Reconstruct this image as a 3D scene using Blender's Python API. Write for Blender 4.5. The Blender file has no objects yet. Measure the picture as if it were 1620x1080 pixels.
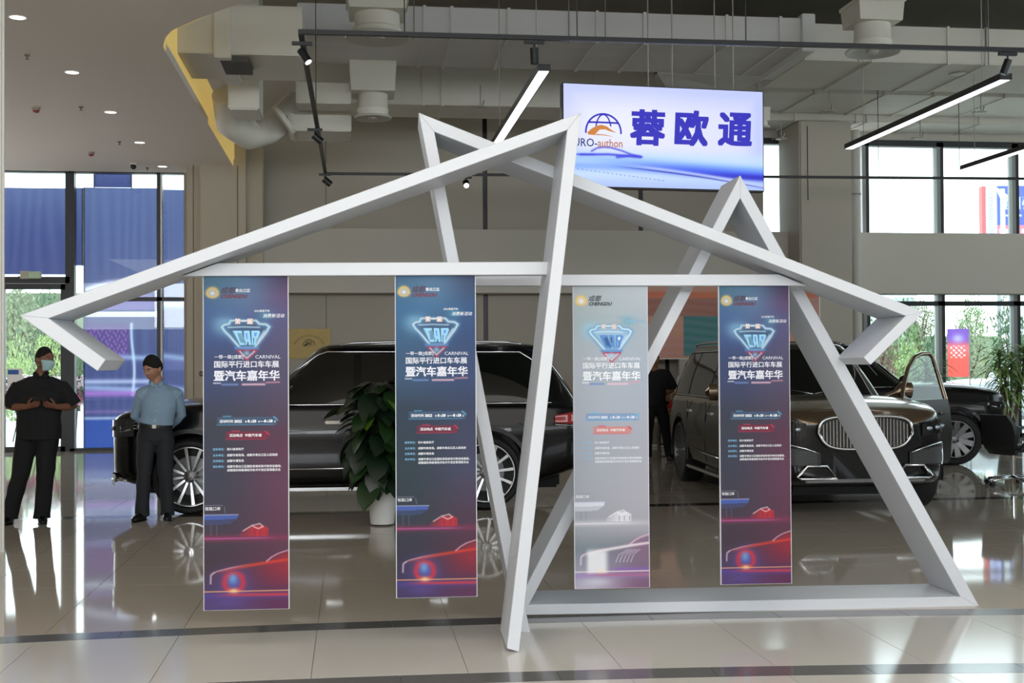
import bpy, bmesh, math, random
import numpy as np
from mathutils import Vector, Matrix, Euler
random.seed(7); rng = np.random.default_rng(7)
PI = math.pi
sc = bpy.context.scene
COL = sc.collection

# ------------------------------------------------------------ camera, world, sun, exposure
F = 1950.0; HC = 1.6; YAW = math.radians(7.42); PIT = math.atan(31 / 1950.0); ROLL = 0.006
FW0 = Vector((math.sin(YAW), math.cos(YAW), 0)); RT = Vector((math.cos(YAW), -math.sin(YAW), 0)); UP0 = Vector((0, 0, 1))
FWD = FW0 * math.cos(PIT) + UP0 * math.sin(PIT)
UPV = UP0 * math.cos(PIT) - FW0 * math.sin(PIT)
CAMP = Vector((0, 0, HC))
camx = RT * math.cos(ROLL) - UPV * math.sin(ROLL)
camy = RT * math.sin(ROLL) + UPV * math.cos(ROLL)
cam_d = bpy.data.cameras.new('camera'); cam = bpy.data.objects.new('camera', cam_d); COL.objects.link(cam)
M = Matrix.Identity(4)
for i in range(3):
    M[i][0] = camx[i]; M[i][1] = camy[i]; M[i][2] = -FWD[i]; M[i][3] = CAMP[i]
cam.matrix_world = M
cam_d.sensor_width = 36; cam_d.lens = F / 1620 * 36; cam_d.clip_end = 500
sc.camera = cam

sc.view_settings.view_transform = 'Standard'; sc.view_settings.look = 'None'
sc.view_settings.exposure = 0.0; sc.view_settings.gamma = 1.0
sc.view_settings.use_curve_mapping = False

w = bpy.data.worlds.new('sky'); sc.world = w; w.use_nodes = True
nt = w.node_tree; bg = nt.nodes['Background']
tc = nt.nodes.new('ShaderNodeTexCoord'); sp = nt.nodes.new('ShaderNodeSeparateXYZ')
cr = nt.nodes.new('ShaderNodeValToRGB')
nt.links.new(tc.outputs['Generated'], sp.inputs[0]); nt.links.new(sp.outputs['Z'], cr.inputs[0])
cr.color_ramp.elements[0].position = 0.0; cr.color_ramp.elements[0].color = (0.93, 0.97, 1.0, 1)
cr.color_ramp.elements[1].position = 0.8; cr.color_ramp.elements[1].color = (0.62, 0.76, 1.0, 1)
nt.links.new(cr.outputs[0], bg.inputs[0]); bg.inputs[1].default_value = 4.6

def light(name, kind, loc, rot, energy, color=(1, 1, 1), **kw):
    d = bpy.data.lights.new(name, kind); d.energy = energy; d.color = color
    o = bpy.data.objects.new(name, d); COL.objects.link(o)
    o.location = loc; o.rotation_euler = rot
    for k, v in kw.items(): setattr(d, k, v)
    return o
sun = light('sun', 'SUN', (-10, 40, 30), (0, 0, 0), 4.0, (1.0, 0.95, 0.86), angle=0.02)
sun.rotation_euler = Vector((0.22, -1.02, -1.0)).to_track_quat('-Z', 'Y').to_euler()
# daylight of the glazed entrance front behind the photographer, and an added overhead fill light to brighten the front floor
light('entrance_daylight', 'AREA', (-1.0, -8.7, 4.1), (math.radians(84), 0, math.radians(-8)), 860, (0.93, 0.97, 1.0),
      shape='RECTANGLE', size=15, size_y=1.9)
light('front_fill_light', 'AREA', (-0.5, 1.0, 5.05), (0, 0, 0), 520, (1.0, 0.98, 0.95), shape='RECTANGLE', size=15, size_y=8)

# ------------------------------------------------------------ pixel helpers (frame 1620 x 1080)
def ray(px, py):
    u = (px - 810) / F; v = -(py - 540) / F
    return (FWD + camx * u + camy * v)
def at_z(px, py, z=0.0):
    r = ray(px, py); return CAMP + r * ((z - HC) / r.z)
def at_y(px, py, Y):
    r = ray(px, py); return CAMP + r * (Y / r.y)
def at_d(px, py, d):
    r = ray(px, py); return CAMP + r * (d / r.dot(FW0))
def at_plane(px, py, p0, n):
    r = ray(px, py); return CAMP + r * ((p0 - CAMP).dot(n) / r.dot(n))

# ------------------------------------------------------------ materials
def lin(c):
    if isinstance(c, str):
        c = tuple(int(c[i:i + 2], 16) for i in (0, 2, 4))
    return tuple((x / 255 / 12.92) if x / 255 <= 0.04045 else ((x / 255 + 0.055) / 1.055) ** 2.4 for x in c)
MATS = {}
def mat(name, col, rough=0.5, metal=0.0, spec=0.5, coat=0.0, var=0.0, scale=4.0, bump=0.0, bscale=60.0,
        emit=0.0, stretch=None, coat_rough=0.03, sheen=0.0):
    if name in MATS: return MATS[name]
    m = bpy.data.materials.new(name); m.use_nodes = True
    n = m.node_tree.nodes; l = m.node_tree.links; b = n['Principled BSDF']
    c = lin(col)
    b.inputs['Base Color'].default_value = (*c, 1)
    b.inputs['Roughness'].default_value = rough; b.inputs['Metallic'].default_value = metal
    b.inputs['Specular IOR Level'].default_value = spec
    b.inputs['Coat Weight'].default_value = coat; b.inputs['Coat Roughness'].default_value = coat_rough
    if sheen: b.inputs['Sheen Weight'].default_value = sheen
    if emit:
        b.inputs['Emission Color'].default_value = (*c, 1); b.inputs['Emission Strength'].default_value = emit
        if name.startswith('sign_'): b.inputs['Base Color'].default_value = (.01, .01, .01, 1)
    if var or bump:
        t = n.new('ShaderNodeTexCoord'); mp = n.new('ShaderNodeMapping'); l.new(t.outputs['Object'], mp.inputs[0])
        if stretch: mp.inputs['Scale'].default_value = stretch
    if var:
        ns = n.new('ShaderNodeTexNoise'); ns.inputs['Scale'].default_value = scale; ns.inputs['Detail'].default_value = 5
        l.new(mp.outputs[0], ns.inputs['Vector'])
        r = n.new('ShaderNodeMix'); r.data_type = 'RGBA'
        r.inputs['A'].default_value = (*[max(0, x * (1 - var)) for x in c], 1)
        r.inputs['B'].default_value = (*[min(1, x * (1 + var)) for x in c], 1)
        l.new(ns.outputs['Fac'], r.inputs['Factor']); l.new(r.outputs['Result'], b.inputs['Base Color'])
    if bump:
        n2 = n.new('ShaderNodeTexNoise'); n2.inputs['Scale'].default_value = bscale
        l.new(mp.outputs[0], n2.inputs['Vector'])
        bp = n.new('ShaderNodeBump'); bp.inputs['Strength'].default_value = bump; bp.inputs['Distance'].default_value = 0.01
        l.new(n2.outputs['Fac'], bp.inputs['Height']); l.new(bp.outputs[0], b.inputs['Normal'])
    MATS[name] = m; return m
def glass_mat(name, tint='f4fbf8', refl=1.0):
    m = bpy.data.materials.new(name); m.use_nodes = True
    n = m.node_tree.nodes; l = m.node_tree.links; n.remove(n['Principled BSDF'])
    out = [x for x in n if x.type == 'OUTPUT_MATERIAL'][0]
    t = n.new('ShaderNodeBsdfTransparent'); t.inputs[0].default_value = (*lin(tint), 1)
    g = n.new('ShaderNodeBsdfGlossy'); g.inputs['Roughness'].default_value = 0.01
    f = n.new('ShaderNodeFresnel'); f.inputs[0].default_value = 1.45
    mx = n.new('ShaderNodeMixShader'); l.new(f.outputs[0], mx.inputs[0]); l.new(t.outputs[0], mx.inputs[1]); l.new(g.outputs[0], mx.inputs[2])
    l.new(mx.outputs[0], out.inputs[0]); MATS[name] = m; return m
def vcol_mat(name, rough=0.5, emit=0.0, translucent=0.0, spec=0.3):
    m = bpy.data.materials.new(name); m.use_nodes = True
    n = m.node_tree.nodes; l = m.node_tree.links; b = n['Principled BSDF']
    a = n.new('ShaderNodeVertexColor'); a.layer_name = 'print'
    b.inputs['Roughness'].default_value = rough; b.inputs['Specular IOR Level'].default_value = spec
    if emit:
        b.inputs['Base Color'].default_value = (0.02, 0.02, 0.02, 1)
        l.new(a.outputs[0], b.inputs['Emission Color']); b.inputs['Emission Strength'].default_value = emit
    else:
        l.new(a.outputs[0], b.inputs['Base Color'])
    if translucent:
        out = [x for x in n if x.type == 'OUTPUT_MATERIAL'][0]
        t = n.new('ShaderNodeBsdfTranslucent'); l.new(a.outputs[0], t.inputs[0])
        mx = n.new('ShaderNodeMixShader'); mx.inputs[0].default_value = translucent
        l.new(b.outputs[0], mx.inputs[1]); l.new(t.outputs[0], mx.inputs[2]); l.new(mx.outputs[0], out.inputs[0])
    MATS[name] = m; return m

# ------------------------------------------------------------ object helpers
def tag(o, label=None, cat=None, group=None, kind=None):
    if label: o['label'] = label
    if cat: o['category'] = cat
    if group: o['group'] = group
    if kind: o['kind'] = kind
    return o
def empty(name, loc=(0, 0, 0), rz=0.0, label=None, cat=None, group=None):
    o = bpy.data.objects.new(name, None); COL.objects.link(o)
    o.location = loc; o.rotation_euler = (0, 0, rz); o.empty_display_size = 0.2
    return tag(o, label, cat, group)
def link_mesh(name, me, parent=None, m=None, loc=None, rot=None):
    o = bpy.data.objects.new(name, me); COL.objects.link(o)
    if parent: o.parent = parent
    if m is not None and not me.materials: me.materials.append(m)
    if loc is not None: o.location = loc
    if rot is not None: o.rotation_euler = rot
    return o
def bm_obj(name, bm, m, parent=None, smooth=None, loc=None, rot=None):
    me = bpy.data.meshes.new(name); bmesh.ops.recalc_face_normals(bm, faces=bm.faces); bm.to_mesh(me); bm.free()
    me.materials.append(m)
    if smooth:
        me.shade_smooth()
        if smooth is not True: me.set_sharp_from_angle(angle=math.radians(smooth))
    return link_mesh(name, me, parent, loc=loc, rot=rot)
def box(bm, x0, x1, y0, y1, z0, z1, bev=0.0):
    r = bmesh.ops.create_cube(bm, size=1)
    for v in r['verts']:
        v.co = Vector((x0 + (v.co.x + .5) * (x1 - x0), y0 + (v.co.y + .5) * (y1 - y0), z0 + (v.co.z + .5) * (z1 - z0)))
    if bev:
        es = list({e for v in r['verts'] for e in v.link_edges})
        bmesh.ops.bevel(bm, geom=es, offset=bev, segments=2, affect='EDGES')
def box_obj(name, x0, x1, y0, y1, z0, z1, m, parent=None, bev=0.0):
    bm = bmesh.new(); box(bm, x0, x1, y0, y1, z0, z1, bev); return bm_obj(name, bm, m, parent)
def cyl(bm, p0, p1, r0, r1=None, n=16, caps=True):
    p0 = Vector(p0); p1 = Vector(p1); r1 = r0 if r1 is None else r1
    d = (p1 - p0).normalized(); a = d.orthogonal().normalized(); b = d.cross(a)
    R = []
    for p, r in ((p0, r0), (p1, r1)):
        R.append([bm.verts.new(p + (a * math.cos(2 * PI * i / n) + b * math.sin(2 * PI * i / n)) * r) for i in range(n)])
    for i in range(n):
        bm.faces.new((R[0][i], R[0][(i + 1) % n], R[1][(i + 1) % n], R[1][i]))
    if caps:
        bm.faces.new(R[0][::-1]); bm.faces.new(R[1])
def tube(bm, pts, rad, n=12, ry=None, ref=None, caps=True):
    """closed tube through pts; rad radius (or list) across, ry radius in the other direction"""
    pts = [Vector(p) for p in pts]; k = len(pts)
    if not hasattr(rad, '__len__'): rad = [rad] * k
    if ry is None: ry = rad
    elif not hasattr(ry, '__len__'): ry = [ry] * k
    rings = []; pa = Vector(ref) if ref else None
    for i in range(k):
        t = (pts[min(i + 1, k - 1)] - pts[max(i - 1, 0)]).normalized()
        a = (pa - t * pa.dot(t)) if pa is not None else t.orthogonal()
        if a.length < 1e-5: a = t.orthogonal()
        a.normalize(); pa = a; b = t.cross(a)
        rings.append([bm.verts.new(pts[i] + a * math.cos(2 * PI * j / n) * rad[i] + b * math.sin(2 * PI * j / n) * ry[i]) for j in range(n)])
    for i in range(k - 1):
        for j in range(n):
            bm.faces.new((rings[i][j], rings[i][(j + 1) % n], rings[i + 1][(j + 1) % n], rings[i + 1][j]))
    if caps:
        bm.faces.new(rings[0][::-1]); bm.faces.new(rings[-1])
def lathe(bm, prof, n=24, axis='Z', c=(0, 0, 0), closed=False):
    """prof: (radius, height) pairs"""
    c = Vector(c); rings = []
    for r, h in prof:
        ring = []
        for i in range(n):
            a = 2 * PI * i / n
            if axis == 'Z': p = Vector((r * math.cos(a), r * math.sin(a), h))
            else: p = Vector((r * math.cos(a), h, r * math.sin(a)))
            ring.append(bm.verts.new(c + p))
        rings.append(ring)
    m_ = len(rings)
    for i in range(m_ if closed else m_ - 1):
        A = rings[i]; B = rings[(i + 1) % m_]
        for j in range(n): bm.faces.new((A[j], A[(j + 1) % n], B[(j + 1) % n], B[j]))
    if not closed:
        if prof[0][0] > 1e-6: bm.faces.new(rings[0][::-1])
        if prof[-1][0] > 1e-6: bm.faces.new(rings[-1])
    bmesh.ops.remove_doubles(bm, verts=bm.verts, dist=1e-6)
def prism(bm, front, back):
    """solid between two matching polygons of 3D points"""
    A = [bm.verts.new(p) for p in front]; B = [bm.verts.new(p) for p in back]; n = len(A)
    bm.faces.new(A); bm.faces.new(B[::-1])
    for i in range(n): bm.faces.new((A[i], B[i], B[(i + 1) % n], A[(i + 1) % n]))
def grid_mesh(name, P, colors=None, flip=False):
    """P: (h, w, 3) array of points -> quad grid mesh with colour attribute"""
    h, w_ = P.shape[:2]
    me = bpy.data.meshes.new(name)
    idx = np.arange(h * w_).reshape(h, w_)
    q = np.stack([idx[:-1, :-1], idx[1:, :-1], idx[1:, 1:], idx[:-1, 1:]], -1).reshape(-1, 4)
    if flip: q = q[:, ::-1]
    me.from_pydata(P.reshape(-1, 3).tolist(), [], q.tolist())
    if colors is not None:
        ca = me.color_attributes.new('print', 'FLOAT_COLOR', 'POINT')
        c = colors.reshape(-1, 3) / 255.0; c = np.clip(c, 0, 1)
        c = np.where(c <= 0.04045, c / 12.92, ((c + 0.055) / 1.055) ** 2.4)
        buf = np.ones((len(c), 4), np.float32); buf[:, :3] = c
        ca.data.foreach_set('color', buf.ravel())
    me.shade_smooth()
    return me
def apply_mods(o):
    dg = bpy.context.evaluated_depsgraph_get()
    me = bpy.data.meshes.new_from_object(o.evaluated_get(dg))
    old = o.data; o.modifiers.clear(); nm = old.name; o.data = me
    bpy.data.meshes.remove(old); me.name = nm
    return o
def copy_tree(o, parent=None):
    c = o.copy(); COL.objects.link(c)
    if parent: c.parent = parent
    for ch in list(o.children): copy_tree(ch, c)
    return c
_tx = {}
def text_mesh(s, size, bold=0.0, align='CENTER', shear=0.0, extrude=0.0, spacing=1.0):
    key = (s, bold, align, shear, spacing)
    if key in _tx: return _tx[key]
    cu = bpy.data.curves.new('lettering', 'FONT'); cu.body = s; cu.size = 1.0
    cu.align_x = align; cu.align_y = 'CENTER'; cu.shear = shear; cu.space_character = spacing
    cu.resolution_u = 2
    o = bpy.data.objects.new('lettering', cu); COL.objects.link(o)
    dg = bpy.context.evaluated_depsgraph_get()
    me = bpy.data.meshes.new_from_object(o.evaluated_get(dg))
    bpy.data.objects.remove(o); bpy.data.curves.remove(cu)
    if bold:      # thicken the strokes with shifted copies
        V0 = np.zeros(len(me.vertices) * 3, np.float32); me.vertices.foreach_get('co', V0); V0 = V0.reshape(-1, 3)
        polys = [list(p.vertices) for p in me.polygons]; VV, PP = [], []
        sh = [(0, 0), (1, 1), (-1, 1), (1, -1), (-1, -1)] + ([(0, 1), (0, -1), (1, 0), (-1, 0)] if bold > .03 else [])
        for k, (dx, dy) in enumerate(sh):
            VV.append(V0 + np.array([dx * bold, dy * bold * .8, k * 2e-5], np.float32)); PP += [[i + k * len(V0) for i in p] for p in polys]
        bpy.data.meshes.remove(me); me = bpy.data.meshes.new('lettering'); me.from_pydata(np.concatenate(VV).tolist(), [], PP)
    me.name = 'lettering'; _tx[key] = me
    return me
# ------------------------------------------------------------ large structure
YB = 23.5; ZL = 5.13; ZR = 6.0
m_ceil = mat('ceiling_white', 'e2d8cc', 0.75, var=0.03, scale=0.6)
m_col = mat('column_beige', 'bdb3a1', 0.6, var=0.03, scale=1.0)
m_wall = mat('wall_grey', 'b2ab9f', 0.7, var=0.03, scale=0.8)
m_bulk = mat('bulkhead_grey', 'c4bfb5', 0.7, var=0.03, scale=0.8)
m_black = mat('black_metal', '1b1c1e', 0.4)
m_frame = mat('window_frame_dark', '2b2e31', 0.4)
m_frame2 = mat('window_frame_grey', '8d9190', 0.45)
m_duct = mat('duct_paint_grey', 'd6d3c9', 0.65, var=0.08, scale=2.0, stretch=(0.4, 2, 2))
m_duct2 = mat('duct_paint_blue_grey', 'd2d1d0', 0.65, var=0.08, scale=2.0, stretch=(0.4, 2, 2))
m_slab = mat('slab_dark_grey', '868176', 0.85, var=0.12, scale=1.2)
m_glass = glass_mat('window_glass')
m_white = mat('white_plastic', 'e4e4e2', 0.4)
m_tile_out = mat('tile_light_grey', 'c2beb6', 0.11, spec=0.5, var=0.05, scale=1.3)
m_tile_in = mat('tile_warm_grey', 'bbb0a2', 0.05, spec=0.5, var=0.06, scale=1.3)
m_band = mat('stone_band_dark_grey', '5d5c5c', 0.13, spec=0.5, var=0.08, scale=5)
m_grout = mat('grout', '75716a', 0.7)

# floor: grout slab, tiles as parts, curved stone bands
floor = bm_obj('floor', (lambda b: (box(b, -12, 20, -9, 23.62, -0.3, -0.004), b)[1])(bmesh.new()), m_grout)
tag(floor, kind='structure')
def fit(pix):
    P = [at_z(*p) for p in pix]
    return np.polyfit([p.x for p in P], [p.y for p in P], 2)
c1 = fit([(0, 1011), (270, 1001.7), (540, 990), (800, 981), (1080, 973.5), (1350, 969), (1600, 968)])
c2 = fit([(0, 1103), (540, 1078), (1080, 1065), (1350, 1058), (1620, 1056)])
def g1(x):
    if x > 4.4: return float(np.polyval(c1, 4.4)) + (x - 4.4) * float(np.polyval(np.polyder(c1), 4.4))
    if x < -2.5: return float(np.polyval(c1, -2.5)) + (x + 2.5) * float(np.polyval(np.polyder(c1), -2.5))
    return float(np.polyval(c1, x))
def g2(x):
    if x > 3.4: return float(np.polyval(c2, 3.4)) + (x - 3.4) * float(np.polyval(np.polyder(c2), 3.4))
    if x < -1.5: return float(np.polyval(c2, -1.5)) + (x + 1.5) * float(np.polyval(np.polyder(c2), -1.5))
    return float(np.polyval(c2, x))
TX0 = at_z(747, 1080).x
def strip(lo, hi, x0, x1, zt, name, m, parent, gap=0.0018, thick=0.02):
    xs = np.linspace(x0 + gap, x1 - gap, 4)
    L = [(x, lo(x) + gap) for x in xs]; H = [(x, hi(x) - gap) for x in xs]
    if all(h[1] - l[1] < 0.02 for h, l in zip(H, L)): return
    H = [(h[0], max(h[1], l[1] + 0.001)) for h, l in zip(H, L)]
    bm = bmesh.new()
    P = L + H[::-1]
    prism(bm, [Vector((x, y, zt)) for x, y in P], [Vector((x, y, zt - thick)) for x, y in P])
    return bm_obj(name, bm, m, parent)
BW = 0.10
rows_out = [(-4, -2.4), (-2.4, -0.8), (-0.8, 0.8), (0.8, 2.4), (2.4, 4.0), (4.0, 5.2)]
far = bmesh.new(); ntile = 0
for i in range(-14, 25):
    x0 = TX0 + i * 0.8; x1 = x0 + 0.8
    vis = -6 <= i <= 9
    def put(lo, hi, m, near):
        global ntile
        if near and ntile < 290:
            if strip(lo, hi, x0, x1, 0.0, 'tile', m, floor): ntile += 1
        else: return (lo, hi, m)
    if vis:
        put(lambda x: g2(x) + BW, lambda x: g1(x) - BW, m_tile_out, True)
        put(lambda x: g2(x) - 1.25, lambda x: g2(x) - BW, m_tile_out, True)
    if -8 <= i <= 14:
        put(g1 and (lambda x: g1(x) + BW), lambda x: 9.2, m_tile_in, True)
        for k in range(5):
            put(lambda x, k=k: 9.2 + k * 0.8, lambda x, k=k: 10.0 + k * 0.8, m_tile_in, True)
        if -4 <= i <= 14 : put(lambda x: 13.45, lambda x: 14.25, m_tile_in, True)
# remaining tiles joined by colour (too many / out of view)
def tile_field(name, cells, m):
    bm = bmesh.new()
    for (lo, hi, x0, x1) in cells:
        xs = np.linspace(x0 + .0018, x1 - .0018, 3)
        L = [Vector((x, lo(x) + .0018, 0)) for x in xs]; H = [Vector((x, max(hi(x) - .0018, lo(x) + .003), 0)) for x in xs]
        P = L + H[::-1]
        prism(bm, P, [p - Vector((0, 0, .02)) for p in P])
    o = bm_obj(name, bm, m, floor); tag(o, kind='stuff'); return o
cin, cout = [], []
C = lambda v: (lambda x: v)
for i in range(-14, 25):
    x0 = TX0 + i * 0.8; x1 = x0 + 0.8
    if not (-6 <= i <= 9):
        cout.append((lambda x: g2(x) + BW, lambda x: g1(x) - BW, x0, x1)); cout.append((lambda x: g2(x) - 1.25, lambda x: g2(x) - BW, x0, x1))
    for k in range(12):
        cout.append(((C(-9 + k * 1.0)), C(-8 + k * 1.0) if k < 11 else C(3), x0, x1))
    cout.append((C(3.0), lambda x: g2(x) - 1.25, x0, x1))
    if not (-8 <= i <= 14):
        cin.append((lambda x: g1(x) + BW, C(9.2), x0, x1))
        for k in range(5): cin.append((C(9.2 + k * .8), C(10 + k * .8), x0, x1))
    if not (-4 <= i <= 14): cin.append((C(13.45), C(14.25), x0, x1))
    for k in range(12):
        a = 14.25 + k * 0.8; cin.append((C(a), C(min(a + .8, 23.55)), x0, x1))
tile_field('tile_field', cin, m_tile_in); tile_field('tile_field', cout, m_tile_out)
for i in range(-8, 16):
    a = TX0 + i * 0.8 - 0.35
    strip(lambda x: g1(x) - BW, lambda x: g1(x) + BW, a, a + .8, 0.0, 'stone_band', m_band, floor)
    strip(lambda x: g2(x) - BW, lambda x: g2(x) + BW, a, a + .8, 0.0, 'stone_band', m_band, floor)
m_band3 = mat('stone_band_brown', '4f4a42', 0.08, spec=0.5)
for i in range(-4, 8):
    strip(C(13.2), C(13.45), -6.5 + i * 1.8 + 4, -6.5 + (i + 1) * 1.8 + 4, 0.0, 'stone_band', m_band3, floor)

# ---- back wall
xa = at_y(768, 450, YB).x; xb = at_y(1013, 300, YB).x; xc = at_y(1055, 520, YB).x; xr = at_y(1207, 300, YB).x
xm = at_y(515, 300, YB).x
hw = 0.045
xL = at_y(291, 300, YB).x
wb = box_obj('wall_back', xL, xr, YB + 0.02, YB + 0.3, 0, 7.2, m_black); tag(wb, kind='structure')
for (x0, x1, z0, z1) in [(xL, xm, 0, 7.2), (xm + .01, xa - hw, 0, 7.2), (xa + hw, xb - hw, 4.0, 7.2), (xb + hw, xr, 4.0, 7.2), (xa + hw, xc - hw, 0, 4.0)]:
    box_obj('panel', x0, x1, YB - 0.02, YB + 0.02, z0, z1, m_wall, wb)
box_obj('panel', xc + hw, at_y(1372, 500, YB).x, YB - 0.02, YB + 0.02, 0, 2.9, mat('wall_warm_white', 'b5afa2', 0.7, var=0.02), wb)
# lower part of back wall behind the bulkhead, right of the seam, down to the glazing
w2 = box_obj('wall_back_right', xr + .001, at_y(1364, 500, YB).x, YB + .02, YB + .3, 0, 4.0, m_wall); tag(w2, kind='structure')
# bulkhead
bk = box_obj('trim_1', at_y(405, 400, 22.9).x, at_y(1262, 380, 23.2).x, 22.95, YB - .02, 2.88, 4.07, m_bulk); tag(bk, kind='structure')
bk = box_obj('trim_2', at_y(1348, 400, 22.9).x, 20, 22.95, YB + .1, 2.88, 4.07, m_bulk); tag(bk, kind='structure')
# wall strip above the right windows and upper-left
t3 = box_obj('wall_back_upper', xr, 20, YB - .02, YB + .3, 5.93, 7.2, m_bulk); tag(t3, kind='structure')
# columns
def rcol(name, x0, x1, y0, y1, z1, r, m):
    bm = bmesh.new(); box(bm, x0, x1, y0, y1, 0, z1)
    es = [e for e in bm.edges if abs(e.verts[0].co.z - e.verts[1].co.z) > 1]
    bmesh.ops.bevel(bm, geom=es, offset=r, segments=8, affect='EDGES')
    o = bm_obj(name, bm, m, smooth=40); tag(o, kind='structure'); return o
cl = rcol('trim_3', at_y(292, 400, 22.5).x, at_y(414, 400, 22.5).x, 22.5, 23.45, ZL + .4, 0.28, m_col)
for px in (306, 376):
    x = at_y(px, 400, 22.5).x
    box_obj('joint', x - .008, x + .008, 22.492, 22.51, 0, ZL, mat('joint_brown', '756b5a', 0.7), cl)
cr2 = rcol('trim_4', at_y(1266, 400, 22.3).x, at_y(1349, 400, 22.3).x, 22.3, 23.45, 6.1, 0.03, m_wall)
box_obj('joint', at_y(1279, 400, 22.3).x - .006, at_y(1279, 400, 22.3).x + .006, 22.29, 22.31, 4.6, 6.0, m_black, cr2)
bm = bmesh.new(); x = at_y(1355, 400, 22.6).x; cyl(bm, (x, 22.6, 0), (x, 22.6, 6.0), 0.085, n=16)
pp = bm_obj('pipe', bm, mat('pipe_paint', 'b9b7b0', 0.5), smooth=40)
tag(pp, 'pale grey vertical drain pipe beside the right-hand column', 'pipe')
for z in (0.9, 2.6, 4.75):
    bm = bmesh.new(); cyl(bm, (x, 22.6, z), (x, 22.6, z + .03), 0.098); bm_obj('pipe_clamp', bm, m_frame2, pp)
# reveal left of right column
rv = bm_obj('trim_5', (lambda b: (prism(b, [Vector((at_y(1248, 300, 23.4).x, 23.45, z)) for z in (4.07, 6)] + [Vector((at_y(1268, 300, 22.9).x, 23.1, z)) for z in (6, 4.07)],
     [Vector((at_y(1250, 300, 23.4).x + .3, 23.48, z)) for z in (4.07, 6)] + [Vector((at_y(1268, 300, 22.9).x + .05, 23.2, z)) for z in (6, 4.07)]), b)[1])(bmesh.new()), m_white)
tag(rv, kind='structure')
# left side wall, right glazed side, pale pilaster at left frame edge
wl = box_obj('wall_left', -12.2, -12, -9, 23.5, 0, 7.2, m_wall); tag(wl, kind='structure')
p = at_d(3, 600, 10.5)
pl = rcol('trim_6', p.x - .45, p.x + .012, p.y, p.y + .06, ZL, 0.02, mat('pilaster_white', 'd5d3cc', 0.5))
# ceiling slab and lower white ceiling with the rounded corner
cs = box_obj('ceiling', -12, 20, -9, 23.6, 7.2, 7.4, m_slab); tag(cs, kind='structure')
XE = -2.1
def ceil_outline():
    P = [(XE, 23.5)]
    near = [at_z(px, py, ZL) for px, py in [(258, 75), (261, 60), (272, 48), (288, 41), (320, 27), (355, 14), (400, 0)]]
    P += [(p.x, p.y) for p in near]
    d = (Vector(P[-1]) - Vector(P[-2])).normalized(); q = Vector(P[-1])
    for s in (1.5, 3.5, 6, 10, 16): P.append(((q + d * s)[0] + 0.03 * s * s * 0, (q + d * s)[1] - 0.01 * s * s * 0))
    return P
co = ceil_outline()
bm = bmesh.new()
full = co + [(20, -9), (-12, -9), (-12, 23.5)]
prism(bm, [Vector((x, y, ZL)) for x, y in full], [Vector((x, y, ZL + .12)) for x, y in full])
bmesh.ops.triangulate(bm, faces=[f for f in bm.faces if len(f.verts) > 4])
lc = bm_obj('ceiling_lower', bm, m_ceil); tag(lc, kind='structure')
# fascia of the ceiling edge (smooth curve); its own glow stands in for warm cove light on it
def cat(P, n=8):
    out = []
    for i in range(len(P) - 1):
        p0 = Vector(P[max(i - 1, 0)]); p1 = Vector(P[i]); p2 = Vector(P[i + 1]); p3 = Vector(P[min(i + 2, len(P) - 1)])
        for k in range(n):
            t = k / n
            out.append(0.5 * ((2 * p1) + (-p0 + p2) * t + (2 * p0 - 5 * p1 + 4 * p2 - p3) * t * t + (-p0 + 3 * p1 - 3 * p2 + p3) * t ** 3))
    out.append(Vector(P[-1])); return out
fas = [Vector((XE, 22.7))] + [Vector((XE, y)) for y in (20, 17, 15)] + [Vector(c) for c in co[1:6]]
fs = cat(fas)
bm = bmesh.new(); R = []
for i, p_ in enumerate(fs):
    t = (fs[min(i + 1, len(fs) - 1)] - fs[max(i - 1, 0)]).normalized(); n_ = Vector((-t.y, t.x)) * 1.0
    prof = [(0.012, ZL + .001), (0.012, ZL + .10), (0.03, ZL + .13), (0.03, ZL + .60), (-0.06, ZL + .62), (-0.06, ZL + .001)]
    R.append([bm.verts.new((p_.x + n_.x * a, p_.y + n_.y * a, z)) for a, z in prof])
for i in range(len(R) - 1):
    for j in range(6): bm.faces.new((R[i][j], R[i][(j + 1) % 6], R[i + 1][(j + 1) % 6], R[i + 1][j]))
fa = bm_obj('trim_7', bm, mat('fascia_cove_glow', 'e2c374', 0.55, emit=0.42), smooth=30); tag(fa, kind='structure')
# ---- glazing
def mull(name, x0, x1, z0, z1, par, m=m_frame, y0=YB - .06, y1=YB + .12): return box_obj(name, x0, x1, y0, y1, z0, z1, m, par)
def pane(x0, x1, z0, z1, par, y=YB + .05): return box_obj('pane', x0, x1, y, y + .008, z0, z1, m_glass, par)
def px_x(px, Y=YB): return at_y(px, 500, Y).x
win1 = empty('window_1', (0, 0, 0)); tag(win1, kind='structure')
X1, X2, X3 = px_x(111.5), px_x(253), px_x(291); X0 = px_x(-40)
HT = 2.95
mull('mullion', X1 - .08, X1 + .08, 0, ZL + .1, win1); mull('mullion', X2 - .045, X2 + .02, 0, ZL + .1, win1); mull('mullion', X2 + .02, X2 + .05, 0, ZL + .1, win1, m_white)
mull('mullion', X0 - .08, X0 + .08, 0, ZL + .1, win1)
mull('head', X0, X3, ZL - .02, ZL + .12, win1)
zt = at_y(200, 473, YB).z
mull('transom', X1, X3, zt - .035, zt + .035, win1)
mull('sill', X1, X3, 0, .05, win1)
mull('transom', X0, X1, at_y(60, 443, YB).z - .06, at_y(60, 443, YB).z + .06, win1)
for a, b in ((X1, X2), (X2, X3)):
    pane(a, b, .05, zt, win1); pane(a, b, zt, ZL, win1)
pane(X0, X1, 3.1, ZL, win1)
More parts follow.
